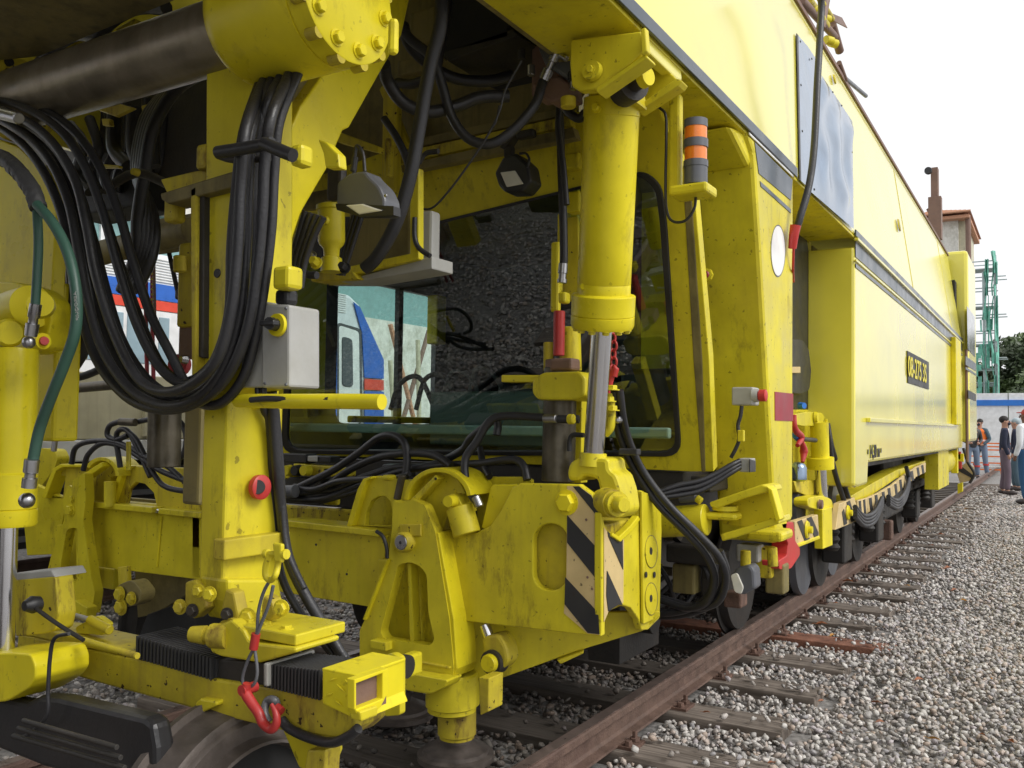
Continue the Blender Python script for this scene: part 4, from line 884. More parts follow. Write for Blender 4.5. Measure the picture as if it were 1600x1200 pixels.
# twin hoses falling right of the cylinder to under the frame
for dx in (0, 12):
    ptube('drop_hose', [(960 + dx * .7, 610), (963 + dx, 660), (975 + dx, 700), (995 + dx, 740), (1030 + dx * 1.3, 790), (1075 + dx * 1.4, 835), (1105 + dx * 1.5, 870), (1117 + dx * 1.4, 905), (1105 + dx * 1.4, 940), (1075 + dx, 950), (1040 + dx, 940), (1010, 930)], 3.15, 6, 'rubber', M, Y2=3.75)
cp_ = P(985, 706, Y=3.1); box('hose_clamp', cp_ - Vector((.04, .02, .012)), cp_ + Vector((.035, .02, .012)), 'black_plastic', M)
for k, pts in enumerate([[(1118, 880), (1110, 925), (1080, 950), (1040, 958), (1005, 950), (980, 930)], [(1125, 860), (1135, 900), (1110, 945), (1060, 962), (1010, 962)]]):
    ptube('loop_hose', pts, 3.6, 5.5, 'rubber', M, Y2=3.8)

# ------------------------------------------------------------------ hazard frame (right end of the lifting frame)
YH = 2.95
hz_out = [(682, 833), (745, 832), (765, 822), (783, 796), (800, 762), (812, 755), (905, 757), (925, 772), (936, 800), (939, 860), (939, 995), (703, 968)]
hz = plate('lifting_frame_end', hz_out, PY(YH), .035, 'yellow', M, holes=[circ(860, 845, 27, 27, 12, 0, 180) + circ(860, 896, 27, 27, 12, 180, 360)], bev=.005)
# rear plate and inner rib visible through the slot
plate('inner_plate', [(810, 800), (930, 800), (930, 960), (810, 950)], PY(YH + .30), .03, 'yellow', hz)
plate('inner_rib', [(866, 850), (884, 850), (884, 905), (868, 900)], PY(YH + .16), .03, 'yellow_dirty', hz)
plate('gusset_plate', [(770, 757), (808, 757), (790, 790), (776, 815), (757, 828), (752, 824), (766, 762)], PY(YH + .03), .08, 'yellow_clean', hz)
plate('back_plate', [(745, 745), (815, 745), (830, 760), (830, 840), (745, 840)], PY(YH + .14), .03, 'yellow', hz)
def hzp(n, pts, m, off=.003): return plate(n, pts, PY(YH - off), .002, m, hz, bev=0)
hzp('hazard_panel', [(886, 800), (886, 759.5), (905, 760), (924, 774), (934, 800), (936.5, 860), (936.5, 992), (918, 990), (881, 958), (885, 900)], 'beige')
hzp('hazard_stripe', [(895, 760), (905, 760), (924, 775), (934, 800), (936, 811), (925, 797)], 'hazard_black', .006)
hzp('hazard_stripe', [(886, 805), (936.5, 861), (936.5, 911), (886, 848)], 'hazard_black', .006)
hzp('hazard_stripe', [(883, 902), (935, 958), (936.5, 991), (918, 989), (882, 944)], 'hazard_black', .006)
pbolt(886, 785, PY(YH), 15, 'yellow_clean', hz, name='frame_bolt', h=.9)
for x, y in ((916, 812), (918, 902), (925, 920)): 
    c_ = P(x, y, Y=YH - .006); lathe('drill_hole', c_, c_ + Vector((0, -.002, 0)), [(0, .005), (1, .004)], 'brown_steel', hz, 10)
# right-hand face X = const
XH = P(940, 900, Y=YH).x
xf = [(940, 800), (948, 830), (958, 832), (968, 838), (985, 822), (998, 806), (1001, 766), (1012, 768), (1032, 776), (1034, 830), (1031, 966), (1013, 984), (1003, 985), (998, 968), (986, 950), (968, 944), (952, 955), (944, 975), (940, 992)]
hf = plate('frame_side_face', xf, PX(XH + .004), .03, 'yellow', hz, bev=.005)
sc = [(944, 824), (960, 846), (973, 838), (975, 845), (974, 942), (966, 944), (951, 955), (944, 972)]
plate('hazard_panel', sc, PX(XH + .007), .002, 'beige', hz, bev=0)
for st_ in ([(950, 830), (960, 840), (973, 841), (974, 890), (951, 838)], [(949, 892), (973, 945), (966, 945), (951, 955), (948, 930)]):
    plate('hazard_stripe', st_, PX(XH + .010), .002, 'hazard_black', hz, bev=0)
plate('recess_edge', [(958, 832), (968, 838), (985, 822), (998, 806), (1001, 812), (988, 830), (970, 847), (957, 838)], PX(XH + .02), .03, 'yellow_clean', hz)
plate('side_flange', [(1003, 768), (1033, 776), (1034, 830), (1031, 964), (1006, 975)], PX(XH + .02), .012, 'yellow', hz, bev=.003)
for cy in (862, 936):
    plate('disc_mark', circ(1018, cy, 10, 26, 28), PX(XH + .022), .002, 'yellow_grime_shade', hz, bev=0); plate('round_cover', circ(1018, cy, 9, 24.5, 28), PX(XH + .0245), .003, 'yellow', hz, bev=0)
    plate('cover_hole', circ(1017.5, cy - 1, 2.2, 6, 12), PX(XH + .0255), .002, 'hazard_black', hz, bev=0)
for x in (1010, 1023): plate('bolt_hole', circ(x, 898, 1.8, 5, 10), PX(XH + .0255), .002, 'hazard_black', hz, bev=0)
box('inner_block', (XH - .35, YH + .05, P(1000, 980, X=XH).z + .1), (XH - .02, P(1030, 850, X=XH).y, P(1000, 790, X=XH).z - .05), 'yellow_dirty', hz, bev=.01)
pcyl('frame_tube', (1034, 816), (1104, 812), 3.72, 24, 'yellow', M)
# lower tapering girder under the frame
_a = P(745, 1060, Y=3.08); _b = P(1004, 986, X=XH - .02); GP = (_a, (_b - _a).cross(Vector((0, 0, 1))).normalized())
plate('lower_girder', [(738, 960), (1031, 955), (1031, 964), (1004, 986), (900, 1018), (775, 1063), (738, 1060)], GP, .03, 'yellow', M)
plate('girder_foot', [(870, 1032), (912, 1017), (912, 1021), (876, 1038)], (GP[0] + Vector((0, -.03, 0)), GP[1]), .05, 'yellow', M)
# link eye below the frame
lk = pcyl('jack_rod', (757, 975), (766, 1000), 2.98, 9, 'chrome', M)
plate('link_fork', [(752, 995), (778, 990), (790, 1010), (794, 1035), (780, 1050), (760, 1048), (755, 1020)], PY(2.95), .09, 'yellow_dirty', M, bev=.012, rnd=8)
lp = P(768, 1035, Y=2.94); lathe('link_pin', lp + Vector((0, .06, 0)), lp + Vector((0, -.03, 0)), [(0, .035), (.9, .035), (1, .03)], 'yellow_clean', M, 20)
lathe('link_ring', lp + Vector((0, .05, 0)), lp + Vector((0, -.008, 0)), [(0, .05), (1, .046)], 'black_steel', M, 20)
# ------------------------------------------------------------------ A-frames
YA = 2.86
def aframe(name, out, hole, Y, rib):
    o = plate(name, out, PY(Y), .05, 'yellow', M, holes=[hole], bev=.006, hrnd=7, rnd=3)
    k = 4; hx = [p[0] for p in hole]; hy = [p[1] for p in hole]
    plate('web_plate', [(min(hx) - k, max(hy) + k), (max(hx) + k, max(hy) + k), (max(hx) + k, min(hy) - k), (min(hx) - k, min(hy) - k)], PY(Y + .10), .02, 'yellow', o)
    plate('web_rib', rib, PY(Y + .03), .05, 'yellow', o)
    return o
af = aframe('stabiliser_frame', [(614, 781), (622, 785), (645, 781), (663, 789), (668, 800), (680, 831), (702, 966), (709, 1045), (706, 1062), (697, 1064), (694, 1075), (672, 1085), (634, 1078), (630, 1045), (562, 1025), (562, 985), (570, 968), (607, 874), (613, 821)],
    [(622, 882), (640, 878), (656, 884), (667, 898), (669, 955), (679, 1000), (671, 1009), (600, 998), (594, 988)], YA, [(636, 880), (641, 880), (647, 1006), (640, 1005)])
plate('frame_flange', [(680, 831), (685, 833), (709, 968), (714, 1045), (708, 1060), (702, 966)], PY(YA + .005), .14, 'yellow_clean', af)
plate('frame_flange', [(607, 874), (603, 874), (566, 968), (570, 970)], PY(YA - .015), .08, 'yellow_clean', af)
plate('frame_shelf', [(578, 1000), (603, 1004), (603, 1018), (578, 1013)], PY(YA - .04), .06, 'yellow', af)
plate('weld_block', [(651, 1032), (702, 1042), (702, 1046), (651, 1036)], PY(YA - .012), .02, 'yellow_dirty', af)
for (x, y) in ((627, 829), (650, 829)): pbolt(x, y, PY(YA), 4.5, 'yellow_dirty', af)
plate('pin_keeper', [(624, 819), (657, 819), (657, 838), (624, 838)], PY(YA - .012), .012, 'yellow_dirty', af)
hp = P(637, 846, Y=YA); lathe('pivot_pin', hp + Vector((0, .03, 0)), hp + Vector((0, -.045, 0)), [(0, .040), (.9, .040), (1, .034)], 'yellow_dirty', af, 24)
lathe('pin_face', hp + Vector((0, -.045, 0)), hp + Vector((0, -.047, 0)), [(0, .030), (1, .028)], 'steel', af, 24); lathe('pin_bore', hp + Vector((0, -.047, 0)), hp + Vector((0, -.049, 0)), [(0, .007), (1, .006)], 'hazard_black', af, 12)
ptube('breather_hose', [(588, 830), (598, 838), (604, 855), (605, 872)], YA - .03, 3, 'rubber', M)
# quadrant plates
def quadrant(pts, Y, th=.10): return plate('quadrant_plate', pts, PY(Y), th, 'yellow', M, bev=.006)
quadrant([(640, 800), (637, 775), (645, 752), (660, 738), (682, 732), (703, 737), (718, 750), (726, 768), (728, 785), (722, 789), (714, 782), (712, 770), (690, 830), (660, 830)], 2.96)
plate('quadrant_rim', circ(684, 783, 53, 52, 20, 10, 178) + circ(684, 783, 46, 45, 20, 178, 10), PY(2.90), .18, 'yellow_clean', M, bev=.003)
plate('stiffener', [(640, 782), (680, 742), (684, 748), (650, 786)], PY(2.90), .05, 'yellow', M)
c_ = P(681, 748, Y=2.90); lathe('grease_hole', c_, c_ + Vector((0, -.004, 0)), [(0, .006), (1, .005)], 'hazard_black', M, 8)
jk = pcyl('jack_cylinder', (718, 792), (730, 835), 2.93, 22, 'yellow', M); pj = P(704, 783, Y=2.88); lathe('jack_pin', pj + Vector((0, .04, 0)), pj + Vector((0, -.02, 0)), [(0, .025), (1, .022)], 'yellow_clean', M, 20)
plate('jack_ear', [(697, 778), (705, 771), (715, 775), (722, 792), (730, 800), (708, 806), (699, 795)], PY(2.90), .08, 'yellow', M, bev=.005, rnd=4)
plate('arch_plate', [(545, 822), (562, 765), (570, 750), (580, 745), (642, 751), (642, 822)], PY(3.0), .03, 'yellow', M, holes=[[(570, 821), (572, 800), (580, 783), (590, 776), (601, 775), (610, 784), (613, 800), (612, 821)]], bev=.004)
plate('arch_flange', [(541, 822), (558, 765), (567, 748), (580, 744), (580, 748), (572, 752), (566, 767), (550, 822)], PY(2.97), .08, 'yellow_clean', M)
qb('arch_inner_plate', (560, 745), (650, 830), 3.14, .02, 'yellow', M)
qb('cap_block', (595, 742), (607, 751), 2.98, .06, 'yellow', M)
# crossbeam
cb_ = plate('crossbeam', [(300, 800), (605, 836), (605, 840), (590, 952), (575, 948), (300, 902)], PY(2.98), .03, 'yellow', M)
plate('beam_flange', [(435, 812), (592, 829), (592, 839), (435, 822)], PY(2.93), .16, 'yellow', cb_)
plate('crossbeam_left', [(136, 786), (312, 806), (312, 906), (140, 884)], PY(2.98), .03, 'yellow', M)
plate('beam_flange', [(134, 783), (237, 793), (237, 802), (134, 792)], PY(2.93), .16, 'yellow', cb_); plate('beam_flange', [(247, 794), (312, 801), (312, 810), (247, 803)], PY(2.93), .16, 'yellow', cb_)
cyl('flange_pipe', P(236, 797, Y=2.96), P(252, 799, Y=2.96), .012, 'chrome', cb_)
plate('weld_seam', [(250, 806), (253, 806), (246, 886), (243, 886)], PY(2.974), .006, 'yellow_clean', cb_)
plate('beam_side', [(30, 745), (104, 780), (88, 866), (42, 868)], PY(3.02), .03, 'yellow', M)
box('beam_back', (P(140, 800, Y=3.3).x, 3.3, .72), (P(590, 800, Y=3.3).x, 3.33, 1.0), 'yellow_grime_shade', M)
for x in (494, 542): 
    c_ = P(x, 851 if x == 494 else 897, Y=2.98); lathe('drill_hole', c_, c_ + Vector((0, -.003, 0)), [(0, .006), (1, .005)], 'hazard_black', cb_, 8)
plate('axle_cover', [(210, 885), (308, 905), (290, 930), (240, 960), (215, 965)], PY(3.2), .03, 'yellow_grime_shade', M)
# top trough between beam and cab
qb('trough_wall', (435, 788), (555, 822), 3.25, .03, 'yellow_dirty', M)
qb('bracket_tab', (503, 773), (526, 790), 3.2, .03, 'yellow', M); qb('bracket_tab', (748, 744), (830, 760), 3.2, .03, 'yellow', M)
qb('valve_block', (596, 725), (650, 745), 3.3, .10, 'black_plastic', M)
for (x0_, y0_, x1_, y1_, m_) in ((440, 708, 478, 724, 'black_plastic'), (480, 712, 500, 722, 'grey_box'), (495, 712, 515, 724, 'black_plastic'), (432, 735, 452, 750, 'yellow'), (458, 724, 478, 742, 'yellow'), (480, 726, 520, 745, 'yellow_dirty'), (445, 745, 500, 765, 'black_steel'), (505, 730, 540, 745, 'yellow_dirty')):
    qb('valve_block', (x0_, y0_), (x1_, y1_), 3.4, .08, m_, M, .006)
for k in range(3): 
    a = P(454 + k * 14, 735, Y=3.38); lathe('valve_knob', a, a + Vector((0, -.04, 0)), [(0, .03), (1, .025)], 'yellow' if k != 1 else 'black_plastic', M, 14)
# hoses over the crossbeam
for pts, r in (([(450, 770), (480, 755), (520, 735), (560, 708), (590, 685), (612, 680), (630, 690), (636, 712), (634, 740), (628, 765)], 6), ([(450, 772), (500, 765), (545, 735), (590, 715), (640, 708), (680, 712), (705, 728)], 6),
               ([(470, 765), (520, 765), (570, 745), (620, 730), (670, 728), (720, 705), (735, 685), (760, 665), (772, 655), (778, 665), (776, 680)], 6), ([(440, 778), (500, 780), (560, 760), (620, 738), (680, 728), (750, 724), (800, 718), (818, 728), (824, 750)], 6),
               ([(750, 700), (755, 725), (765, 745)], 5.5), ([(460, 760), (490, 765), (530, 752), (580, 748)], 5), ([(500, 785), (550, 770), (600, 752), (640, 740)], 4)):
    ptube('hydraulic_hose', pts, 3.15, r, 'rubber', M, Y2=3.05)
pcyl('hose_fitting', (629, 742), (621, 780), 3.0, 6.5, 'oily_steel', M); pcyl('hose_fitting', (438, 768), (462, 768), 3.1, 10, 'grey_plastic', M)
# left-hand mirror of the frame
af2 = aframe('stabiliser_frame', [(107, 757), (113, 762), (112, 752), (132, 738), (134, 780), (130, 812), (142, 897), (148, 925), (143, 960), (120, 962), (116, 920), (91, 914), (72, 900), (80, 868), (101, 810), (98, 782)],
    [(104, 828), (113, 824), (121, 826), (122, 880), (124, 900), (118, 910), (93, 904), (95, 880)], YA, [(118, 826), (121, 826), (122, 906), (119, 906)])
plate('quadrant_plate', [(134, 792), (134, 742), (150, 720), (160, 714), (172, 716), (182, 728), (184, 743), (172, 746), (180, 790)], PY(2.98), .06, 'yellow_dirty', M)
plate('quadrant_rim', circ(158, 744, 28, 30, 16, 0, 150) + circ(158, 744, 22, 24, 16, 150, 0), PY(2.93), .14, 'yellow', M, bev=.003)
plate('stiffener', [(112, 752), (158, 722), (160, 729), (120, 758)], PY(2.90), .05, 'yellow_clean', M)
jk = pcyl('jack_cylinder', (172, 752), (172, 792), 2.93, 9, 'yellow', M)
pbolt(111, 797, PY(YA), 8, 'yellow', af2, name='pivot_bolt'); pbolt(113, 780, PY(YA), 5, 'yellow', af2)
plate('arch_plate', [(174, 786), (190, 735), (200, 728), (312, 732), (312, 800)], PY(3.0), .03, 'yellow_dirty', M, holes=[[(196, 786), (200, 765), (212, 753), (226, 756), (240, 770), (244, 788)]], bev=.004)
plate('arch_flange', [(169, 786), (186, 735), (196, 727), (204, 728), (192, 738), (176, 787)], PY(2.97), .08, 'yellow_clean', M)
plate('arch_plate', [(66, 778), (84, 733), (96, 726), (134, 728), (134, 782)], PY(3.02), .03, 'yellow_dirty', M, holes=[[(78, 774), (90, 742), (102, 744), (98, 776)]], bev=.004)
plate('arch_flange', [(64, 778), (82, 732), (94, 725), (134, 726), (134, 730), (97, 730), (87, 736), (71, 779)], PY(2.98), .08, 'yellow_clean', M)
plate('post_base', [(60, 700), (84, 702), (90, 716), (86, 730), (58, 770)], PY(3.2), .08, 'yellow', M, rnd=5)
plate('link_bar', [(92, 952), (116, 938), (136, 950), (134, 966), (100, 966)], PY(2.8), .06, 'yellow', M)
# tie-rods and knuckle joint behind
plate('knuckle', [(182, 915), (206, 905), (222, 925), (218, 942), (196, 950), (180, 940)], PY(2.75), .08, 'yellow_grime_shade', M, rnd=8)
for x, y, r in ((188, 928, 9), (206, 935, 8), (190, 948, 10)): pbolt(x, y, PY(2.74), r, 'yellow_dirty', M)
cyl('knuckle_rod', P(194, 885, Y=2.8), P(196, 915, Y=2.8), .03, 'yellow_dirty', M)
qb('hanger_block', (148, 885), (176, 922), 3.1, .1, 'yellow', M)
# ------------------------------------------------------------------ stabiliser feet
def foot(px, w, yt, ym, yb, ytop_disc, ybot_disc, rdisc, Y, m1, m2, m3='wheel_steel'):
    a = P(px, yt, Y=Y); 
    f = pcyl('stabiliser_leg', (px, yt), (px, yb), Y, w, m2, M)
    pcyl('leg_sleeve', (px, yt), (px, ym), Y, w * 1.45, m1, M)
    c0_ = P(px, (ytop_disc + ybot_disc) / 2, Y=Y); k = depth(c0_) / FPX; r = rdisc * k; z0 = .05
    lathe('foot_disc', Vector((c0_.x, c0_.y, z0)), Vector((c0_.x, c0_.y, z0 + .085)), [(0, r * .9), (.12, r), (.38, r), (.45, r * .86), (.62, r * .84), (.8, r * .6), (1, r * .45)], m3, f, 40)
foot(712, 26, 1060, 1100, 1160, 1140, 1190, 60, 3.12, 'yellow', 'wheel_steel')
pcyl('leg_guard', (706, 1050), (706, 1114), 2.98, 41, 'yellow', M, [(0, 38), (.05, 41), (.8, 41), (.83, 38), (.93, 38), (1, 30)], 36)
pcyl('leg_guard_lower', (714, 1110), (714, 1152), 3.02, 30, 'yellow_dirty', M, [(0, 30), (.85, 30), (.9, 27), (1, 27)], 32)
plate('leg_bar', [(748, 1058), (764, 1060), (763, 1112), (750, 1118)], PY(2.78), .10, 'yellow_dirty', M)
plate('leg_slab', [(628, 1050), (700, 1063), (694, 1075), (674, 1084), (634, 1078)], PY(2.79), .10, 'yellow', M, rnd=5)
foot(622, 20, 1060, 1075, 1120, 1100, 1155, 56, 3.42, 'black_steel', 'black_steel')
plate('latch_lever', [(600, 1025), (612, 1020), (625, 1028), (625, 1118), (600, 1120)], PY(2.3), .03, 'yellow', M, rnd=5)
pbolt(606, 1040, PY(2.3), 5, 'steel', M); 
pl_ = P(627, 1040, Y=2.5); lathe('roller', pl_, pl_ + Vector((.03, 0, 0)), [(0, .04), (1, .04)], 'black_steel', M, 16); qb('roller_block', (625, 1022), (640, 1060), 2.6, .08, 'yellow', M)
# ------------------------------------------------------------------ main column (front unit)
YCOL = 1.5
xarr = P(355, 800, Y=YCOL).x
def colface(name, l, r, yt, yb, deep, m, par, Y=YCOL, bev=.008):
    a = P(l, yb, Y=Y); b = P(r, yt, Y=Y); return box(name, (a.x, Y, a.z), (b.x, Y + deep, b.z), m, par, bev)
col = colface('column', 309, 356, 612, 935, .185, 'yellow', M)
cu_ = plate('column_upper', [(322, 60), (402, 60), (402, 300), (398, 600), (356, 618), (308, 606), (320, 400)], PY(YCOL - .0), .12, 'yellow', M, bev=.006)
plate('column_groove', [(306, 290), (318, 290), (316, 560), (306, 556)], PY(YCOL - .02), .05, 'black_steel', cu_)
plate('column_edge', [(297, 295), (307, 290), (305, 585), (299, 590)], PY(YCOL - .03), .05, 'yellow_dirty', cu_)
c_ = P(340, 427, Y=YCOL); lathe('inspection_hole', c_ + Vector((0, .001, 0)), c_ + Vector((0, -.003, 0)), [(0, .012), (1, .011)], 'hazard_black', cu_, 16)
# curved arm
arm = [(395, 640), (437, 640), (436, 505), (437, 455), (447, 405), (470, 335), (475, 325), (512, 262), (518, 245), (536, 204), (546, 199), (600, 103), (628, 55), (640, 0), (640, -40), (520, -40), (520, 60), (510, 108), (470, 165), (440, 235), (418, 300), (402, 400), (397, 500)]
ar = plate('curved_arm', arm, PX(xarr - .002), .12, 'yellow_clean', M, bev=.006)
plate('arm_inner_face', [(404, 60), (520, 60), (510, 108), (470, 165), (440, 235), (418, 300), (400, 400)], PX(xarr - .05), .06, 'yellow_grime_shade', M)
qb('cleat_block', (425, 416), (450, 450), YCOL - .05, .05, 'yellow', M); qb('cleat_block', (428, 452), (448, 475), YCOL - .02, .04, 'black_plastic', M)
# horizontal channel of the upper part
plate('cross_channel', [(250, 302), (400, 256), (400, 283), (262, 318), (252, 312)], PY(YCOL - .03), .06, 'yellow_grime_shade', M)
plate('cross_channel', [(250, 280), (300, 268), (322, 264), (322, 290), (262, 305)], PY(YCOL + .02), .06, 'yellow_dirty', M)
qb('channel_bracket', (255, 305), (272, 345), YCOL + .0, .04, 'yellow_dirty', M); qb('channel_bracket', (305, 226), (322, 262), YCOL, .04, 'yellow_dirty', M)
# lower column: band and lug
zb_, zt2 = P(437, 882, Y=YCOL).z, P(340, 838, Y=YCOL).z
xr_ = P(356, 800, Y=YCOL).x
box('column_band', (xr_ - .02, YCOL - .025, P(345, 872, Y=YCOL).z), (xr_ + .02, YCOL + .19, P(345, 840, Y=YCOL).z), 'yellow_dirty', col)
ye = YCOL + .19
colr = lambda x, y, off=.0: P(x, y, X=xr_ + .003 + off)
rg = lathe('red_eye_ring', colr(403, 761), colr(403, 761) + Vector((.018, 0, 0)), [(0, .031), (.8, .031), (1, .026)], 'red', col, 24)
lathe('eye_bore', colr(403, 761, .018), colr(403, 761, .02), [(0, .018), (1, .017)], 'hazard_black', col, 20); 
lathe('column_flare', colr(390, 938) + Vector((0, 0, .0)), colr(390, 938) + Vector((0, 0, -.001)), [(0, .01), (1, .01)], 'yellow', col)
# flared foot, lugs and bolts
plate('column_foot', [(356, 905), (436, 905), (444, 950), (400, 962), (368, 972), (357, 940)], PX(xarr + .012), .10, 'yellow', col, bev=.008)
for pts in ([(288, 910), (303, 905), (320, 935), (322, 950), (302, 968), (288, 958)], [(352, 920), (365, 925), (372, 960), (368, 975), (352, 978), (345, 950)], [(412, 930), (424, 938), (430, 960), (420, 972), (408, 965), (408, 945)]):
    plate('foot_lug', pts, PY(YCOL - .02), .035, 'yellow_dirty', col, bev=.006, rnd=4)
for x, y, r, mm in ((328, 928, 9, 'yellow'), (310, 923, 8, 'yellow'), (388, 964, 11, 'yellow'), (440, 950, 10, 'yellow'), (282, 948, 9, 'yellow_dirty'), (301, 954, 8, 'black_steel'), (355, 960, 8, 'black_steel')): pbolt(x, y, PY(YCOL - .025), r, mm, col, h=1.0, axis=(.3, -1, 0))
# grey switch box on the column
gb = qb('switch_box', (379, 474), (412, 605), YCOL - .02, .04, 'grey_box', M, .004)
gb2 = plate('switch_box_front', [(408, 474), (452, 476), (452, 605), (408, 606)], PY(YCOL - .035), .10, 'grey_box', gb, bev=.006)
for x, y in ((414, 480), (447, 482), (414, 599), (447, 601)): c_ = P(x, y, Y=YCOL - .036); lathe('cover_screw', c_, c_ + Vector((0, -.003, 0)), [(0, .004), (1, .003)], 'grey_plastic', gb2, 8)
c_ = P(435, 508, Y=YCOL - .04); kd = lathe('switch_dial', c_, c_ + Vector((0, -.008, 0)), [(0, .027), (1, .026)], 'yellow_clean', gb, 28)
lathe('switch_knob', c_ + Vector((0, -.008, 0)), c_ + Vector((0.012, -.04, 0)), [(0, .015), (.3, .013), (.5, .015), (1, .014)], 'black_plastic', gb, 10); box('knob_grip', c_ + Vector((-.014, -.045, -.006)), c_ + Vector((.03, -.025, .006)), 'black_plastic', gb, .003)
for k, x in enumerate((403, 412)): pcyl('cable_gland', (x, 606), (x, 616), YCOL, 5, 'black_plastic', gb)
# yellow handle bar
hb = tube('handle_bar', [P(372, 626, Y=YCOL - .02), P(450, 627, Y=1.43), P(530, 627, Y=1.43), P(597, 628, Y=1.43)], .0165, 'yellow_clean', M, 16)
ptube('worn_paint', [(392, 625), (420, 623), (460, 625), (500, 625), (515, 624)], 1.42, 5, 'hazard_black', hb)
# drop hoses beside the column
ptube('column_cable', [(412, 612), (413, 640), (420, 655), (424, 700), (425, 760), (430, 830), (440, 900), (470, 960), (510, 1010), (535, 1045)], 1.58, 6.5, 'rubber', M, Y2=1.75)
ptube('column_cable', [(424, 612), (428, 660), (434, 740), (440, 800), (450, 870), (480, 935), (520, 1000), (548, 1045)], 1.60, 9, 'rubber', M, Y2=1.75)
ptube('column_cable', [(432, 640), (440, 740), (443, 820), (452, 870), (475, 920)], 1.66, 5, 'rubber', M)
# ------------------------------------------------------------------ big horizontal cylinder and its head
def axp(X): return Vector((X, 1.5, 0))
pa = P(30, 150, Y=1.5); pbx = P(380, 52, Y=1.5); pc_ = P(560, -2, Y=1.5); zax = (pa.z + pbx.z) / 2
A = Vector((pa.x - .15, 1.5, zax)); B = Vector((P(400, 50, Y=1.5).x, 1.5, zax)); Cc = Vector((P(535, 0, Y=1.5).x, 1.5, zax))
rk = 52 * depth(P(250, 90, Y=1.5)) / FPX
bc_ = lathe('main_cylinder', A, B, [(0, rk), (1, rk)], 'worn_tube', M, 48)
rh = 100 * depth(P(470, 30, Y=1.5)) / FPX
hd_ = lathe('cylinder_head', B - Vector((.03, 0, 0)), Cc, [(0, rh * .90), (.05, rh * .97), (.12, rh), (.88, rh), (.885, rh * .97), (.9, rh), (1, rh * .99)], 'yellow_clean', M, 64)
fl = lathe('head_flange', Cc, Cc + Vector((.022, 0, 0)), [(0, rh * 1.0), (.9, rh * 1.0), (1, rh * .98)], 'yellow_clean', M, 64)
for k in range(10):
    an = math.radians(-100 + 36 * k + 12); hexbolt('flange_bolt', Cc + Vector((.022, math.sin(an) * rh * .80, math.cos(an) * rh * .80)), (1, 0, 0), .0145, .016, 'yellow_clean', fl)
for k in range(12):
    an = math.radians(30 * k + 8); lathe('flange_stud', Cc + Vector((-.012, math.sin(an) * rh * 1.0, math.cos(an) * rh * 1.0)), Cc + Vector((.02, math.sin(an) * rh * 1.0, math.cos(an) * rh * 1.0)), [(0, .014), (1, .014)], 'yellow_dirty', hd_, 12)
qb('head_lug', (604, 28), (616, 82), 1.42, .02, 'yellow_clean', M)
Lx = A.x + .15
lathe('end_ring', Vector((Lx - .03, 1.5, zax)), Vector((Lx, 1.5, zax)), [(0, rk * 1.42), (1, rk * 1.42)], 'yellow_dirty', bc_, 40)
for an in (200, 235, 270, 305): lathe('ring_bolt', Vector((Lx, 1.5 + math.cos(math.radians(an)) * 0 + math.sin(math.radians(an)) * rk * 1.22, zax - math.cos(math.radians(an)) * rk * 1.22)), Vector((Lx + .012, 1.5 + math.sin(math.radians(an)) * rk * 1.22, zax - math.cos(math.radians(an)) * rk * 1.22)), [(0, .013), (1, .012)], 'black_steel', bc_, 10)
for x, y in ((342, 12), (375, 5), (400, 0)): 
    c_ = P(x, y, Y=1.36); lathe('port_ring', c_ + Vector((0, .04, 0)), c_, [(0, .02), (.9, .02), (1, .016)], 'yellow', hd_, 16); lathe('port_bore', c_, c_ + Vector((0, -.002, 0)), [(0, .011), (1, .01)], 'brown_steel', hd_, 12)
# ceiling girder over the left part
gz = 2.52
gp = [P(x, y, Z=gz) for x, y in ((-60, 100), (60, 88), (345, -30), (345, -120), (-60, -120))]
obj('girder_bottom', prism_bm(gp, (0, 0, .05)), 'yellow_grime_shade', M)
plate('rack_bracket', [(70, 80), (120, 58), (118, 70), (84, 90)], PY(1.75), .03, 'yellow_dirty', M); plate('rack_bracket', [(180, 45), (210, 28), (210, 45), (185, 58)], PY(1.75), .03, 'yellow_dirty', M)
ptube('girder_hose', [(60, 100), (85, 75), (120, 55), (150, 60)], 1.72, 9, 'rubber', M); ptube('girder_hose', [(150, 62), (175, 32), (215, 12), (260, 12)], 1.72, 11, 'rubber', M)
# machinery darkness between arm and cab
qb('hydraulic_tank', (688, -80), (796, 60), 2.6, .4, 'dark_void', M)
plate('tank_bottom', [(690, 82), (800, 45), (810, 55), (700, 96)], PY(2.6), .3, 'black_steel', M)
plate('back_panel', [(440, 60), (690, -40), (900, -140), (960, 60), (890, 175), (625, 235), (600, 320), (440, 330)], PY(3.26), .03, 'yellow_grime_shade', M)
for k, (pts, mm) in enumerate([([(624, 222), (890, 165), (890, 178), (625, 236)], 'yellow_grime_shade'), ([(624, 238), (890, 180), (892, 196), (626, 256)], 'yellow_dirty'), ([(626, 258), (895, 198), (900, 215), (628, 270)], 'yellow_grime_shade')]):
    plate('header_beam', pts, PY(3.2 - .03 * k), .05, mm, M)  # dark yellow paints the ceiling shade onto the beams
qb('hanging_post', (797, 20), (810, 125), 3.0, .05, 'yellow', M); qb('hanging_post', (598, 130), (618, 300), 3.1, .04, 'yellow_dirty', M)
plate('angle_strut', [(600, 130), (640, 230), (632, 232), (592, 140)], PY(3.15), .03, 'yellow_dirty', M)
plate('angle_bracket', [(527, 205), (590, 228), (590, 238), (527, 222)], PY(2.6), .04, 'yellow_dirty', M)
qb('angle_bracket', (600, 215), (606, 275), 2.7, .04, 'yellow_dirty', M)
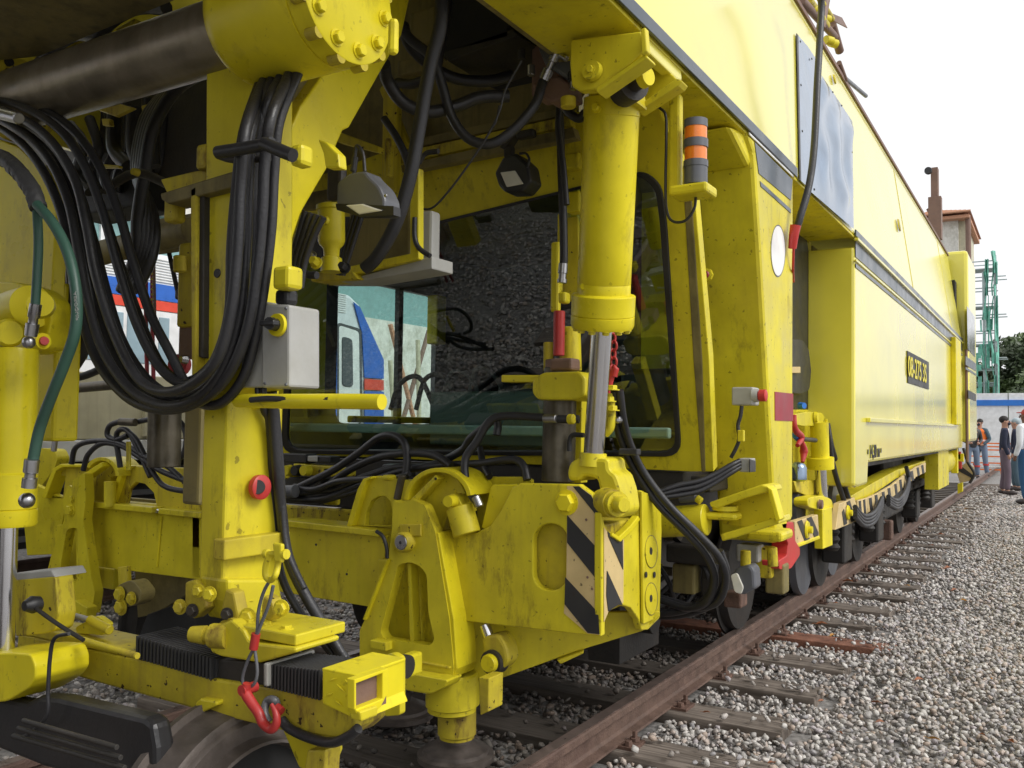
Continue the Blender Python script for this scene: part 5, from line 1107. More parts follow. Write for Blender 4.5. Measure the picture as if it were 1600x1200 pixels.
# valve cluster
vb = qb('valve_cluster', (830, 72), (880, 140), 2.72, .12, 'brown_steel', M, .01)
plate('valve_body', [(838, 72), (870, 62), (902, 62), (912, 72), (912, 120), (900, 125), (880, 120), (850, 100)], PY(2.66), .12, 'grey_plastic', vb, bev=.012)
plate('valve_foot', [(830, 130), (870, 118), (890, 130), (892, 150), (860, 160), (835, 145)], PY(2.68), .1, 'brown_steel', vb, bev=.008)
for (x, y, r, m_) in ((897, 120, 10, 'black_plastic'), (897, 132, 7, 'steel'), (888, 160, 12, 'yellow_dirty'), (830, 110, 6, 'steel'), (815, 85, 6, 'black_steel')): pcyl('valve_fitting', (x, y - 8), (x, y + 8), 2.64, r, m_, vb)
pcyl('steel_elbow', (850, 125), (868, 85), 2.6, 7, 'steel', vb, [(0, 9), (.4, 9), (.42, 5), (.7, 5), (.72, 8), (1, 8)]); pcyl('steel_elbow', (868, 82), (886, 92), 2.6, 5, 'steel', vb)
for k, (x0_, y0_, x1_, y1_) in enumerate([(640, 20, 680, 60), (655, 60, 690, 90), (620, 95, 660, 110), (645, 35, 660, 80), (690, 10, 760, 20)]): qb('rusty_bracket', (x0_, y0_), (x1_, y1_), 2.9 + .05 * k, .05, 'yellow_grime_shade', M)
def H(pts, Y, r, Y2=None, m='rubber'): ptube('hydraulic_hose', pts, Y, r, m, M, Y2=Y2)
H([(848, 128), (835, 165), (800, 205), (765, 225), (730, 215), (705, 180), (690, 130), (675, 90), (640, 60), (620, 30)], 2.6, 8, 2.3)
H([(795, 150), (750, 152), (715, 165), (670, 175), (630, 160), (605, 125), (600, 100)], 2.6, 10, 2.2)
H([(800, 118), (760, 127), (710, 122), (670, 100), (640, 70), (630, 40)], 2.8, 9, 2.4)
H([(690, -20), (688, 40), (675, 90), (665, 140), (655, 200), (640, 280), (618, 350), (590, 400), (570, 420)], 2.1, 11)
H([(600, 185), (620, 215), (636, 250), (640, 275)], 2.4, 6); H([(655, 255), (665, 240), (685, 236)], 2.4, 4); H([(620, 130), (650, 130), (680, 110), (690, 60), (700, 0)], 2.5, 8)
ptube('thin_wire', [(815, 95), (790, 140), (780, 175), (760, 215), (730, 260), (700, 300), (675, 325), (655, 325), (635, 315), (628, 300)], 2.4, 1.8, 'rubber', M)
ptube('thin_wire', [(780, 165), (775, 190), (765, 205)], 2.4, 1.6, 'rubber', M)
H([(876, 150), (888, 175), (905, 185), (915, 175)], 2.8, 7); H([(875, 160), (872, 200), (880, 260), (885, 320)], 3.0, 5)
for k in range(3): H([(555 + 9 * k, 330 - 8 * k), (540 + 6 * k, 380), (528 + 4 * k, 430)], 2.2, 4)
# hoses right behind the arm
for k in range(4): H([(478 + 9 * k, 330 + 3 * k), (466 + 8 * k, 370), (455 + 7 * k, 410), (452 + 6 * k, 450)], 1.75, 5.5)
# ------------------------------------------------------------------ lamps
# flood lamp 1 (near, charcoal)
fc = P(568, 300, Y=1.9)
lampo = [(526, 285), (545, 270), (570, 266), (590, 275), (606, 290), (615, 310), (614, 334), (560, 334), (525, 322)]
f1 = plate('flood_lamp', [(x - (14 if x > 585 else 0), y) for x, y in lampo], PY(1.84), .07, 'grey_plastic', M, bev=.014, rnd=6)
plate('lamp_glass', [(538, 320), (566, 318), (598, 329), (560, 335)], PY(1.835), .01, 'lamp_lens', f1)
plate('lamp_rim', [(524, 318), (615, 322), (615, 336), (560, 338), (526, 328)], PY(1.838), .03, 'black_plastic', f1, holes=[[(536, 322), (566, 319), (602, 328), (562, 334)]])
qb('lamp_bracket', (510, 258), (532, 310), 1.9, .03, 'black_steel', f1); plate('lamp_hanger', [(496, 217), (510, 222), (528, 240), (530, 262), (508, 262), (505, 240)], PY(1.6), .03, 'yellow', f1)
c_ = P(603, 306, Y=1.835); lathe('lamp_screw', c_, c_ + Vector((0, -.004, 0)), [(0, .005), (1, .004)], 'steel', f1, 8)
ptube('lamp_cable', [(553, 272), (555, 240), (558, 228), (567, 240), (570, 268)], 1.85, 3, 'rubber', M); pcyl('cable_boot', (552, 268), (555, 245), 1.85, 5, 'black_plastic', M)
# flood lamp 2
f2 = plate('flood_lamp', [(772, 270), (785, 245), (805, 238), (824, 255), (829, 282), (815, 299), (788, 300), (778, 290)], PY(3.0), .10, 'black_plastic', M, bev=.012, rnd=4)
plate('lamp_glass', [(781, 269), (804, 266), (817, 287), (791, 292)], PY(2.99), .01, 'lamp_lens', f2)
plate('lamp_bracket', [(780, 230), (800, 205), (806, 205), (788, 234)], PY(3.05), .05, 'black_steel', f2); qb('lamp_bracket', (805, 204), (832, 212), 3.05, .04, 'black_steel', f2); qb('lamp_stem', (786, 228), (800, 245), 3.05, .03, 'black_steel', f2)
ptube('lamp_cable', [(812, 240), (822, 240), (827, 250), (824, 262)], 3.0, 2, 'rubber', M)
# grey control cabinet hanging under the beam + yellow filter housing
cab_ = qb('control_cabinet', (545, 330), (640, 415), 2.35, .15, 'yellow_grime_shade', M)
plate('cabinet_face', [(480, 340), (645, 335), (645, 395), (560, 425), (485, 420)], PY(2.5), .02, 'black_steel', cab_)
qb('cabinet_side', (645, 332), (674, 415), 2.36, .05, 'grey_box', cab_); plate('cabinet_bottom', [(485, 432), (560, 432), (675, 400), (675, 420), (560, 440), (490, 440)], PY(2.33), .12, 'grey_box', cab_)
plate('cabinet_frame', [(536, 418), (640, 396), (640, 266), (654, 262), (654, 405), (545, 430)], PY(2.31), .03, 'yellow', cab_)
plate('cabinet_underside', [(483, 425), (550, 423), (560, 436), (486, 440)], PY(2.30), .1, 'yellow_dirty', cab_)
fh = pcyl('filter_housing', (518, 318), (518, 425), 2.15, 20, 'yellow', M, [(0, 14), (.04, 24), (.1, 24), (.11, 21), (.55, 21), (.6, 19), (.66, 13), (.78, 12), (.8, 16), (1, 17)])
c_ = P(510, 345, Y=2.06); lathe('filter_plug', c_, c_ + Vector((0, -.012, 0)), [(0, .014), (1, .013)], 'yellow', fh, 16)
for (x, y, r, m_) in ((495, 412, 9, 'yellow'), (488, 400, 7, 'steel'), (478, 388, 6, 'yellow_dirty'), (472, 376, 6, 'steel'), (540, 420, 8, 'black_plastic')): hexbolt('filter_fitting', P(x, y, Y=2.08), (.2, -1, .3), r * .0017, .03, m_, fh)
ptube('cabinet_wire', [(648, 340), (648, 370), (655, 388), (672, 400)], 2.3, 4, 'rubber', M)
H([(440, 395), (455, 410), (478, 428), (495, 430)], 1.9, 6)
# ------------------------------------------------------------------ hose bundle: big loops from the left to the column
loops = [
 [(-60, 150), (20, 178), (75, 215), (115, 275), (135, 350), (150, 430), (178, 520), (215, 590), (255, 612), (300, 600), (340, 560), (362, 480), (372, 380), (376, 290), (385, 200), (415, 120)],
 [(-60, 160), (15, 195), (70, 240), (105, 310), (122, 390), (135, 460), (160, 545), (205, 610), (260, 634), (310, 620), (348, 575), (375, 490), (385, 380), (388, 290), (396, 200), (428, 118)],
 [(-60, 140), (30, 165), (90, 200), (130, 255), (160, 330), (185, 420), (215, 510), (250, 575), (290, 600), (330, 580), (366, 520), (384, 440), (395, 350), (400, 270), (410, 190), (440, 118)],
 [(-60, 170), (10, 205), (60, 255), (95, 330), (112, 410), (125, 480), (150, 560), (195, 618), (250, 640), (305, 630), (350, 595), (385, 520), (402, 420), (410, 330), (414, 250), (425, 180), (455, 110)],
 [(-60, 130), (40, 160), (105, 195), (150, 250), (185, 330), (205, 400), (235, 490), (265, 550), (290, 600), (310, 628), (345, 630), (380, 590), (400, 520), (415, 430), (424, 350), (428, 270), (436, 190), (465, 115)],
 [(-60, 145), (25, 185), (80, 225), (120, 290), (145, 370), (165, 450), (190, 530), (228, 590), (270, 618), (315, 608), (352, 560), (374, 470), (380, 380), (382, 300), (392, 210), (420, 130)],
 [(-60, 155), (10, 190), (65, 230), (100, 290), (118, 370), (128, 440), (150, 520), (190, 590), (240, 625), (290, 620), (335, 585), (362, 520), (378, 430), (390, 330), (400, 240), (420, 160), (440, 120)]]
loops += [[(x - 10 + 3 * (j % 3), y + 9 + 4 * (j % 2)) for j, (x, y) in enumerate(loops[0])], [(x + 4 * math.sin(j * 1.3), y - 8 + 5 * math.sin(j)) for j, (x, y) in enumerate(loops[2])]]
for i, L_ in enumerate(loops): L_ = L_[:-1] + [(L_[-1][0], L_[-1][1], 1.50), (L_[-1][0] + 12, L_[-1][1] - 30, 1.55)]; ptube('hose_loop', L_, 1.38 + .022 * i, 7.9 - .25 * (i % 3), 'rubber', M, Y2=1.36 + .018 * ((i * 3) % 7))
for k in range(3): H([(92 - 8 * k, 240 + 12 * k), (110 - 6 * k, 340), (118 - 4 * k, 440), (112 - 3 * k, 520), (95 - 4 * k, 580), (75 - 3 * k, 640)], 1.55 + .05 * k, 10)
H([(90, 590), (120, 590), (150, 580), (185, 560)], 1.7, 6); H([(85, 600), (110, 575), (130, 540), (140, 500)], 1.6, 12)
# second darker bundle behind
for k in range(5): H([(330 - 10 * k, 105 + 4 * k), (275 - 8 * k, 140 + 6 * k), (235 - 4 * k + 4, 200), (218 - 3 * k + 8, 270), (215 + 6 * k, 340), (212 + 6 * k, 400), (190 + 5 * k, 455)], 1.8 + .05 * k, 10, 1.9)
for k in range(3): H([(180 + 30 * k, 160 + 8 * k), (178 + 30 * k, 230), (200 + 20 * k, 260)], 2.1, 11)
for k in range(6): H([(110 + 30 * k, 195 - 10 * k), (130 + 24 * k, 225 + 6 * k), (120 + 22 * k, 270), (140 + 14 * k, 300)], 2.3 + .06 * k, 8)
qb('dark_backing', (130, 110), (330, 270), 2.6, .4, 'black_steel', M)
qb('dark_backing', (-80, 120), (130, 330), 2.9, .1, 'black_steel', M)  # added dark box, blocks the sky showing behind the hoses
qb('dark_backing', (110, 250), (215, 320), 2.5, .2, 'dark_void', M)
for pts in ([(152, 172), (180, 160), (208, 168), (180, 182)], [(220, 165), (255, 155), (255, 165), (222, 176)], [(158, 185), (170, 185), (172, 196), (160, 196)], [(145, 255), (185, 258), (185, 262), (147, 262)]): plate('bracket', pts, PY(2.0), .02, 'yellow_dirty', M)
# clamps
def clampbar(pts, Y, r, m, tip=True):
    q = [P(x, y, Y=Y) for x, y in pts]; return tube('hose_clamp', q, r, m, M, 12, 3)
clampbar([(340, 238), (380, 232), (425, 224)], 1.33, .014, 'black_plastic'); clampbar([(412, 224), (440, 236), (458, 243)], 1.31, .014, 'black_plastic'); qb('clamp_nut', (452, 226), (470, 256), 1.34, .04, 'yellow', M)
clampbar([(340, 243), (365, 250), (420, 248)], 1.42, .008, 'black_steel'); clampbar([(172, 290), (215, 270), (262, 288)], 1.7, .014, 'black_steel'); c_ = P(216, 270, Y=1.68); lathe('clamp_screw', c_, c_ + Vector((0, -.02, 0)), [(0, .012), (1, .01)], 'yellow_dirty', M, 10)
# steel clasp at far left
pcyl('hose_ferrule', (-10, 175), (30, 185), 1.25, 9, 'steel', M)
# chains & beam in the view gap
cyl('cross_beam', P(60, 420, Y=2.2), P(300, 360, Y=2.2), .05, 'yellow_grime_shade', M, 12)
qb('beam_end', (205, 348), (300, 385), 2.25, .06, 'yellow_grime_shade', M)
for x in (228, 238): ptube('roller_chain', [(x, 380), (x, 440), (x, 500), (x + 2, 600)], 2.4, 3.2, 'maroon', M)
plate('chain_link_strip', [(236, 385), (240, 385), (242, 500), (238, 500)], PY(2.35), .01, 'brown_steel', M)
for k in range(14): 
    c_ = P(238, 388 + 8 * k, Y=2.34); lathe('chain_pin', c_, c_ + Vector((0, -.006, 0)), [(0, .005), (1, .004)], 'yellow_dirty', M, 8)
cyl('gas_strut', P(262, 385, Y=2.3), P(278, 458, Y=2.3), .009, 'black_steel', M, 10)
qb('strut_mount', (272, 452), (296, 466), 2.28, .03, 'black_steel', M)
qb('side_bracket', (278, 380), (302, 510), 1.75, .04, 'yellow_dirty', M); qb('side_bracket', (278, 508), (302, 560), 1.76, .04, 'brown_steel', M); pcyl('side_knob', (281, 400), (281, 425), 1.72, 10, 'yellow_dirty', M)
lathe('maroon_disc', P(282, 570, Y=1.8), P(282, 570, Y=1.8) + Vector((.01, -.02, 0)), [(0, .035), (1, .03)], 'maroon', M, 16); c_ = P(291, 562, Y=1.76); lathe('steel_nut', c_, c_ + Vector((0, -.02, 0)), [(0, .014), (1, .01)], 'steel', M, 8)
qb('yellow_post', (76, 418), (108, 560), 2.0, .08, 'yellow', M); cyl('grey_pipe', P(100, 608, Y=2.4), P(215, 598, Y=2.4), .022, 'oily_steel', M)
cyl('oily_post', P(258, 618, Y=2.0), P(256, 730, Y=2.0), .055, 'oily_steel', M, 24); qb('yellow_side_post', (288, 620), (310, 790), 1.9, .05, 'yellow_grime_shade', M)
cyl('pipe_upright', P(92, 640, Y=2.6), P(84, 705, Y=2.6), .014, 'steel', M); cyl('pipe_upright', P(201, 690, Y=2.4), P(201, 735, Y=2.4), .01, 'yellow', M)
# thin hoses over the left crossbeam
for pts in ([(112, 725), (118, 700), (140, 690), (175, 690), (205, 700), (230, 715), (262, 722)], [(130, 735), (138, 710), (160, 693), (190, 697), (215, 712), (250, 735), (300, 755)], [(235, 745), (215, 700), (198, 672), (182, 680), (188, 730)], [(190, 658), (172, 665), (168, 680), (182, 687), (200, 680)],
            [(198, 672), (215, 690), (240, 740), (262, 762), (312, 770)], [(240, 715), (270, 735), (300, 765)], [(270, 720), (285, 712), (291, 690), (288, 670), (278, 656), (262, 652), (230, 656), (212, 660)]):
    ptube('thin_hose', pts, 2.5, 4.3, 'rubber', M)
pcyl('hose_tee', (188, 659), (212, 660), 2.48, 6, 'oily_steel', M)
# ------------------------------------------------------------------ far left: yellow plate, joint, left lifting cylinder
YLc = 1.30
plate('curved_guard', [(-30, 215), (0, 218), (30, 230), (55, 255), (78, 290), (90, 318), (86, 360), (80, 470), (-30, 470)], PY(YLc + .18), .04, 'yellow_clean', M)
qb('guard_post', (52, 445), (82, 690), YLc + .2, .08, 'yellow_clean', M)
jx = P(40, 480, Y=YLc + .03)
lathe('cylinder_joint', jx + Vector((-.10, .02, -.01)), jx + Vector((.03, 0, 0)), [(0, .055), (.2, .06), (1, .056)], 'yellow_clean', M, 28)
lathe('joint_cap', P(63, 475, Y=YLc - .02) + Vector((-.03, .02, 0)), P(63, 475, Y=YLc - .02), [(0, .034), (1, .031)], 'yellow_clean', M, 24)
plate('joint_eye', [(-20, 440), (20, 440), (60, 452), (78, 470), (80, 495), (70, 545), (50, 552), (-20, 552)], PY(YLc + .06), .06, 'yellow_clean', M, bev=.012, rnd=8)
pl2 = P(10, 520, Y=YLc - .04); lathe('port_elbow', pl2 + Vector((-.08, .04, 0)), pl2 + Vector((.015, 0, 0)), [(0, .034), (.85, .034), (.86, .037), (1, .03)], 'yellow_clean', M, 20)
k_ = P(68, 533, Y=YLc - .04); lathe('red_cap', k_, k_ + Vector((.012, -.004, 0)), [(0, .012), (1, .010)], 'red', M, 12); lathe('nipple', k_ - Vector((.03, 0, 0)), k_, [(0, .02), (1, .02)], 'yellow_clean', M, 14)
A = P(24, 545, Y=YLc); B = P(16, 822, Y=YLc); kk = (depth(A) + depth(B)) / 2 / FPX
lathe('left_lifting_cylinder', A, B, [(0, 32 * kk), (.02, 34 * kk), (.70, 34 * kk), (.71, 37 * kk), (.90, 38 * kk), (.905, 36 * kk), (.91, 38 * kk), (.985, 38 * kk), (1, 36 * kk)], 'yellow_clean', M, 40)
cyl('piston_rod', P(14, 820, Y=YLc), P(8, 1030, Y=YLc), 13 * kk, 'chrome', M, 28)
plate('rod_end', [(-30, 1022), (20, 1020), (48, 1022), (55, 1040), (55, 1060), (45, 1075), (10, 1096), (-30, 1100)], PY(YLc - .05), .14, 'yellow_clean', M, bev=.012, rnd=6)
c_ = P(56, 1045, Y=YLc - .03); lathe('grease_cap', c_, c_ + Vector((.012, 0, 0)), [(0, .006), (1, .005)], 'red', M, 10)
pts = [(-30, 235), (10, 250), (35, 275), (52, 300), (60, 325)]; q = [P(x, y, Y=1.18) for x, y in pts]; th_ = tube('taped_hose', q, .019, 'tape', M, 14, 8)
for k in range(9):
    t = k / 8 * .95; i = int(t * (len(q) - 1)); f = t * (len(q) - 1) - i; a = q[i].lerp(q[min(i + 1, len(q) - 1)], f); b = q[i].lerp(q[min(i + 1, len(q) - 1)], min(1, f + .25)); lathe('tape_wrap', a, b, [(0, .0205), (1, .0195)], 'tape', th_, 14)
ptube('green_hose', [(58, 320), (80, 345), (100, 380), (113, 420), (120, 470), (117, 520), (100, 570), (80, 620), (62, 670), (51, 722)], 1.17, 8.5, 'rubber_green', M)
ptube('green_hose', [(58, 330), (60, 380), (58, 430), (55, 478)], 1.18, 7, 'rubber_green', M)
pcyl('hose_fitting', (50, 718), (45, 762), 1.16, 9, 'steel', M, [(0, 11), (.45, 11), (.5, 8), (.65, 8), (.66, 11), (1, 11)]); pcyl('hose_fitting', (56, 475), (48, 525), 1.17, 8, 'steel', M, [(0, 9), (.4, 9), (.45, 7), (.6, 7), (.62, 10), (1, 9)])
c_ = P(42, 782, Y=1.17); bm = bmesh.new(); bmesh.ops.create_uvsphere(bm, u_segments=16, v_segments=10, radius=.018); bmesh.ops.translate(bm, verts=bm.verts, vec=c_); obj('fitting_elbow', bm, 'steel', M, smooth=True, sharp=180)
c_ = P(45, 535, Y=1.2); bm = bmesh.new(); bmesh.ops.create_uvsphere(bm, u_segments=16, v_segments=10, radius=.015); bmesh.ops.translate(bm, verts=bm.verts, vec=c_); obj('fitting_elbow', bm, 'steel', M, smooth=True, sharp=180)
# lettering on the green hose
hp0 = P(121, 470, Y=1.15); dp = (P(120, 500, Y=1.15) - P(113, 425, Y=1.15)).normalized()
text('hose_lettering', 'AEROQUIP', P(119, 478, Y=1.155) + Vector((0, 0, 0)), dp, dp.cross(Vector((0, 1, 0))).normalized() * -1, .013, 'grey_box', M, ext=.0004)
# ------------------------------------------------------------------ lower carrier beam, bellows, end box
YB_ = 1.44
cb = plate('carrier_beam', [(28, 990), (216, 1030), (330, 1060), (520, 1090), (552, 1092), (556, 1138), (535, 1156), (440, 1142), (307, 1109), (240, 1091), (152, 1067), (50, 1037), (24, 1030)], PY(YB_), .10, 'yellow_dirty', M, bev=.006)
plate('beam_top', [(28, 990), (60, 982), (216, 1018), (216, 1030)], PY(YB_ - .003), .11, 'yellow_dirty', cb)
def bellows(name, x0_, x1_, yt0, yt1, yb0, yb1, n):
    b_ = empty(name, P((x0_ + x1_) / 2, (yt0 + yb0) / 2, Y=YB_), parent=M); bm = bmesh.new()
    for k in range(n):
        t = (k + .5) / n; x = x0_ + (x1_ - x0_) * t; yt = yt0 + (yt1 - yt0) * t; yb = yb0 + (yb1 - yb0) * t; a = P(x, yt, Y=YB_); b = P(x, yb, Y=YB_); w_ = (P(x1_, yt1, Y=YB_).x - P(x0_, yt0, Y=YB_).x) / n
        box_bm(((a.x), YB_ + .055, (a.z + b.z) / 2), (w_ * .5, .125, a.z - b.z), bm=bm); box_bm((a.x + w_ * .5, YB_ + .055, (a.z + b.z) / 2), (w_ * .55, .105, (a.z - b.z) * .88), bm=bm)
    obj('fold', bm, 'bellows', b_, bev=.001)
bellows('bellows_cover', 215, 335, 992, 1028, 1028, 1062, 22); bellows('bellows_cover', 415, 505, 1036, 1046, 1072, 1094, 17)
plate('bellows_plate', [(411, 1036), (417, 1037), (417, 1074), (411, 1072)], PY(YB_ - .02), .15, 'grey_box', M)
plate('slide_block', [(335, 1030), (415, 1036), (415, 1074), (335, 1060)], PY(YB_ + .01), .12, 'black_steel', M)
eb_ = plate('end_box', [(503, 1046), (556, 1056), (555, 1110), (562, 1128), (503, 1100)], PY(YB_ - .04), .16, 'yellow_clean', M, bev=.004)
XE = P(555, 1090, Y=YB_ - .04).x
plate('box_rim', [(554, 1062), (607, 1044), (608, 1080), (595, 1105), (566, 1128), (560, 1120), (554, 1108)], PX(XE + .022), .02, 'yellow_clean', eb_, holes=[[(557, 1068), (598, 1052), (598, 1092), (557, 1108)]], bev=.002)
plate('box_end_face', [(552, 1060), (604, 1045), (604, 1104), (552, 1120)], PX(XE + .006), .003, 'brown_steel', eb_)
plate('box_shelf', [(562, 1112), (590, 1102), (591, 1118), (565, 1128)], PX(XE + .03), .03, 'yellow', eb_)
a = P(503, 1046, Y=YB_ - .04); b = P(556, 1056, Y=YB_ - .04)
box('box_lid', (a.x, YB_ - .04, a.z - .004), (b.x + .002, YB_ + .12, a.z + .003), 'yellow_clean', eb_, bev=.002)
for (x, y, r_) in ((520, 1062, 25), (532, 1075, -30), (515, 1085, 30), (545, 1085, 25), (528, 1098, -25), (545, 1068, -30)):
    c_ = P(x, y, Y=YB_ - .043); dx = Vector((math.cos(math.radians(r_)), 0, math.sin(math.radians(r_)))) * .012; tube('tread_rib', [c_ - dx, c_, c_ + dx], [.0005, .0025, .0005], 'yellow_clean', eb_, 6, 3)
# slide foot under the column
sf = plate('slide_plate', [(326, 1010), (330, 990), (345, 975), (362, 968), (380, 985), (388, 1000), (400, 1005), (462, 1012), (462, 1020), (405, 1036), (345, 1026), (330, 1020)], PY(YB_ - .01), .14, 'yellow', M, bev=.006)
q = P(462, 1010, Y=YB_); q0 = P(370, 1000, Y=YB_); box('slide_top', (q0.x, YB_, q.z + .0), (q.x, YB_ + .16, q.z + .025), 'yellow', sf)
for x, y in ((388, 992), (414, 1009), (446, 1004), (420, 998)): pass
for x, y in ((390, 1000), (415, 1008), (447, 1003)): c_ = P(x, y - 2, Y=YB_ + .03); hexbolt('plate_bolt', Vector((c_.x, c_.y, q.z + .025)), (0, 0, 1), .012, .008, 'yellow', sf)
kn = P(318, 992, Y=YB_ - .02); lathe('slide_knob', kn + Vector((.06, .02, 0)), kn + Vector((-.03, -.01, 0)), [(0, .028), (.45, .028), (.46, .016), (.6, .016), (.61, .022), (1, .018)], 'yellow_dirty', M, 10)
plate('slide_ear', [(333, 985), (345, 970), (362, 965), (380, 985), (388, 1004), (350, 1004)], PY(YB_ + .03), .03, 'yellow_dirty', M, rnd=5)
cyl('slide_bar', P(365, 985, Y=YB_ + .05), P(395, 975, Y=YB_ + .05), .016, 'yellow_dirty', M)
# shackle and wire sling with red hook
sl_ = empty('hook_sling', P(420, 870, Y=YCOL - .06), 'red safety hook on a grey wire sling hanging from the column above the wheel', 'hook')
YS = YCOL - .12
tube('shackle', [P(421, 865, Y=YS), P(415, 885, Y=YS), P(415, 900, Y=YS), P(422, 907, Y=YS), P(430, 900, Y=YS - .01), P(434, 885, Y=YS), P(436, 865, Y=YS)], .0065, 'yellow', sl_, 10)
lathe('shackle_pin', P(414, 865, Y=YS), P(448, 866, Y=YS), [(0, .010), (.15, .010), (.16, .006), (.85, .006), (.86, .011), (1, .011)], 'yellow', sl_, 10)
plate('shackle_lug', [(425, 848), (439, 850), (439, 880), (428, 878)], PY(YS - .01), .012, 'yellow', sl_)
tube('wire_loop', [P(424, 903, Y=YS), P(412, 925, Y=YS), P(404, 955, Y=YS), P(402, 985, Y=YS), P(399, 998, Y=YS), P(408, 975, Y=YS), P(420, 945, Y=YS), P(427, 915, Y=YS)], .0038, 'grey_plastic', sl_, 8)
lathe('sleeve', P(400, 990, Y=YS), P(396, 1014, Y=YS), [(0, .010), (1, .010)], 'red', sl_, 12)
tube('wire_loop', [P(397, 1012, Y=YS), P(386, 1035, Y=YS), P(379, 1060, Y=YS), P(383, 1072, Y=YS), P(396, 1070, Y=YS), P(402, 1050, Y=YS), P(398, 1014, Y=YS)], .0036, 'grey_plastic', sl_, 8)
hk = [P(x, y, Y=YS - .01) for x, y in ((386, 1068), (384, 1082), (393, 1098), (404, 1114), (411, 1130), (424, 1139), (432, 1130), (431, 1115), (424, 1100))]
tube('red_hook', hk, [.009, .012, .011, .0105, .010, .008, .004], 'red', sl_, 12)
lathe('hook_eye', P(388, 1076, Y=YS) + Vector((0, .02, 0)), P(388, 1076, Y=YS) + Vector((0, -.02, 0)), [(0, .012), (1, .012)], 'red', sl_, 12)
tube('shackle', [P(420, 1128, Y=YB_ - .03), P(413, 1112, Y=YB_ - .03), P(418, 1095, Y=YB_ - .02), P(430, 1095, Y=YB_ - .02), P(434, 1110, Y=YB_)], .009, 'grey_plastic', sl_, 10); lathe('red_latch', P(432, 1105, Y=YB_ - .03), P(440, 1112, Y=YB_ - .03), [(0, .01), (1, .01)], 'red', sl_, 10)
# flanged wheel of the trolley
wx = P(350, 1110, Y=1.45).x + .05; wc = Vector((wx, P(388, 1110, X=wx).y, P(352, 1108, X=wx).z - .315))
whl = lathe('trolley_wheel', wc + Vector((-.115, 0, 0)), wc + Vector((0.0, 0, 0)), [(0, .305), (.22, .312), (.26, .295), (.95, .29), (1, .28)], 'wheel_steel', M, 72)
lathe('wheel_rim_face', wc + Vector((-.02, 0, 0)), wc + Vector((.012, 0, 0)), [(0, .28), (.5, .278), (1, .268)], 'wheel_steel', whl, 72, 0)
lathe('wheel_recess', wc + Vector((.0125, 0, 0)), wc + Vector((.014, 0, 0)), [(0, .215), (1, .215)], 'dark_void', whl, 48)
bm = lathe_bm(wc + Vector((.012, 0, 0)), wc + Vector((.05, 0, 0)), [(0, .232), (.9, .228), (1, .222)], 48, cap=False); lathe_bm(wc + Vector((.05, 0, 0)), wc + Vector((.012, 0, 0)), [(0, .222), (1, .212)], 48, bm, cap=False); obj('wheel_hub_ring', bm, 'wheel_steel', whl, smooth=True)
plate('wheel_bracket', [(305, 1098), (312, 1092), (338, 1096), (338, 1103), (318, 1112), (306, 1122)], PY(YB_ - .02), .05, 'yellow', M)
plate('wheel_guard', [(440, 1140), (510, 1162), (513, 1180), (500, 1212), (466, 1200), (450, 1162)], PY(1.50), .05, 'yellow', M, bev=.006)
plate('guard_drop', [(480, 1172), (508, 1172), (505, 1230), (470, 1230)], PY(1.44), .05, 'yellow_dirty', M)
ptube('guard_hose', [(440, 1125), (455, 1140), (490, 1155), (520, 1160), (545, 1150), (560, 1138)], 1.43, 8, 'rubber', M)
# black box beam in the lower left
bb = plate('black_bumper_box', [(60, 1088), (90, 1090), (225, 1122), (238, 1132), (244, 1170), (244, 1240), (70, 1200), (-30, 1160), (-30, 1085), (40, 1098)], PY(1.28), .05, 'black_plastic', M, bev=.012)
c_ = P(50, 945, Y=1.3); lathe('lever_knob', c_ + Vector((.0, .02, 0)), c_ + Vector((0, -.02, 0)), [(0, .018), (.5, .022), (1, .012)], 'black_plastic', M, 16)
ptube('lever', [(55, 950), (90, 975), (130, 1000)], 1.3, 3.5, 'black_steel', M); ptube('lever', [(130, 1000), (170, 1012), (215, 1025)], 1.36, 5, 'yellow_dirty', M)
ptube('black_wire', [(108, 990), (85, 998), (78, 1030), (75, 1080), (72, 1120), (40, 1150), (22, 1148)], 1.25, 3, 'rubber', M)
plate('guard_box', [(24, 905), (86, 900), (91, 960), (86, 985), (70, 990), (24, 995)], PY(1.36), .05, 'yellow_dirty', M, bev=.012, rnd=5); plate('guard_box_top', [(24, 895), (80, 890), (86, 902), (24, 908)], PY(1.36), .09, 'grey_box', M)
for k in range(3): cyl('steel_rod', P(20 + 8 * k, 1150 - 12 * k, Y=1.1), P(195 - 6 * k, 1200 - 16 * k, Y=1.1), .0055, 'black_steel', M, 10)
plate('lower_black_block', [(-30, 1120), (55, 1100), (70, 1105), (65, 1160), (-30, 1165)], PY(1.32), .1, 'black_plastic', M, bev=.01)
cyl('blue_grey_rod', P(90, 955, Y=1.45), P(140, 968, Y=1.45), .007, 'grey_box', M); cyl('rod_clevis', P(140, 968, Y=1.44), P(172, 985, Y=1.44), .012, 'yellow_dirty', M); plate('rod_plate', [(117, 980), (150, 962), (168, 975), (160, 993), (120, 990)], PY(1.46), .02, 'yellow', M, rnd=4)
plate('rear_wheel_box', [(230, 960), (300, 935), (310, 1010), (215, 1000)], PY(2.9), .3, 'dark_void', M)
lathe('front_axle_wheel', P(262, 965, Y=3.5), P(262, 965, Y=3.5) + Vector((.12, 0, 0)), [(0, .33), (.2, .33), (.25, .3), (1, .3)], 'black_steel', M, 48)
lathe('front_axle_wheel', Vector((RX - .07, 5.7, .49)), Vector((RX + .0, 5.7, .49)), [(0, .36), (.2, .36), (.25, .33), (1, .32)], 'black_steel', M, 48)
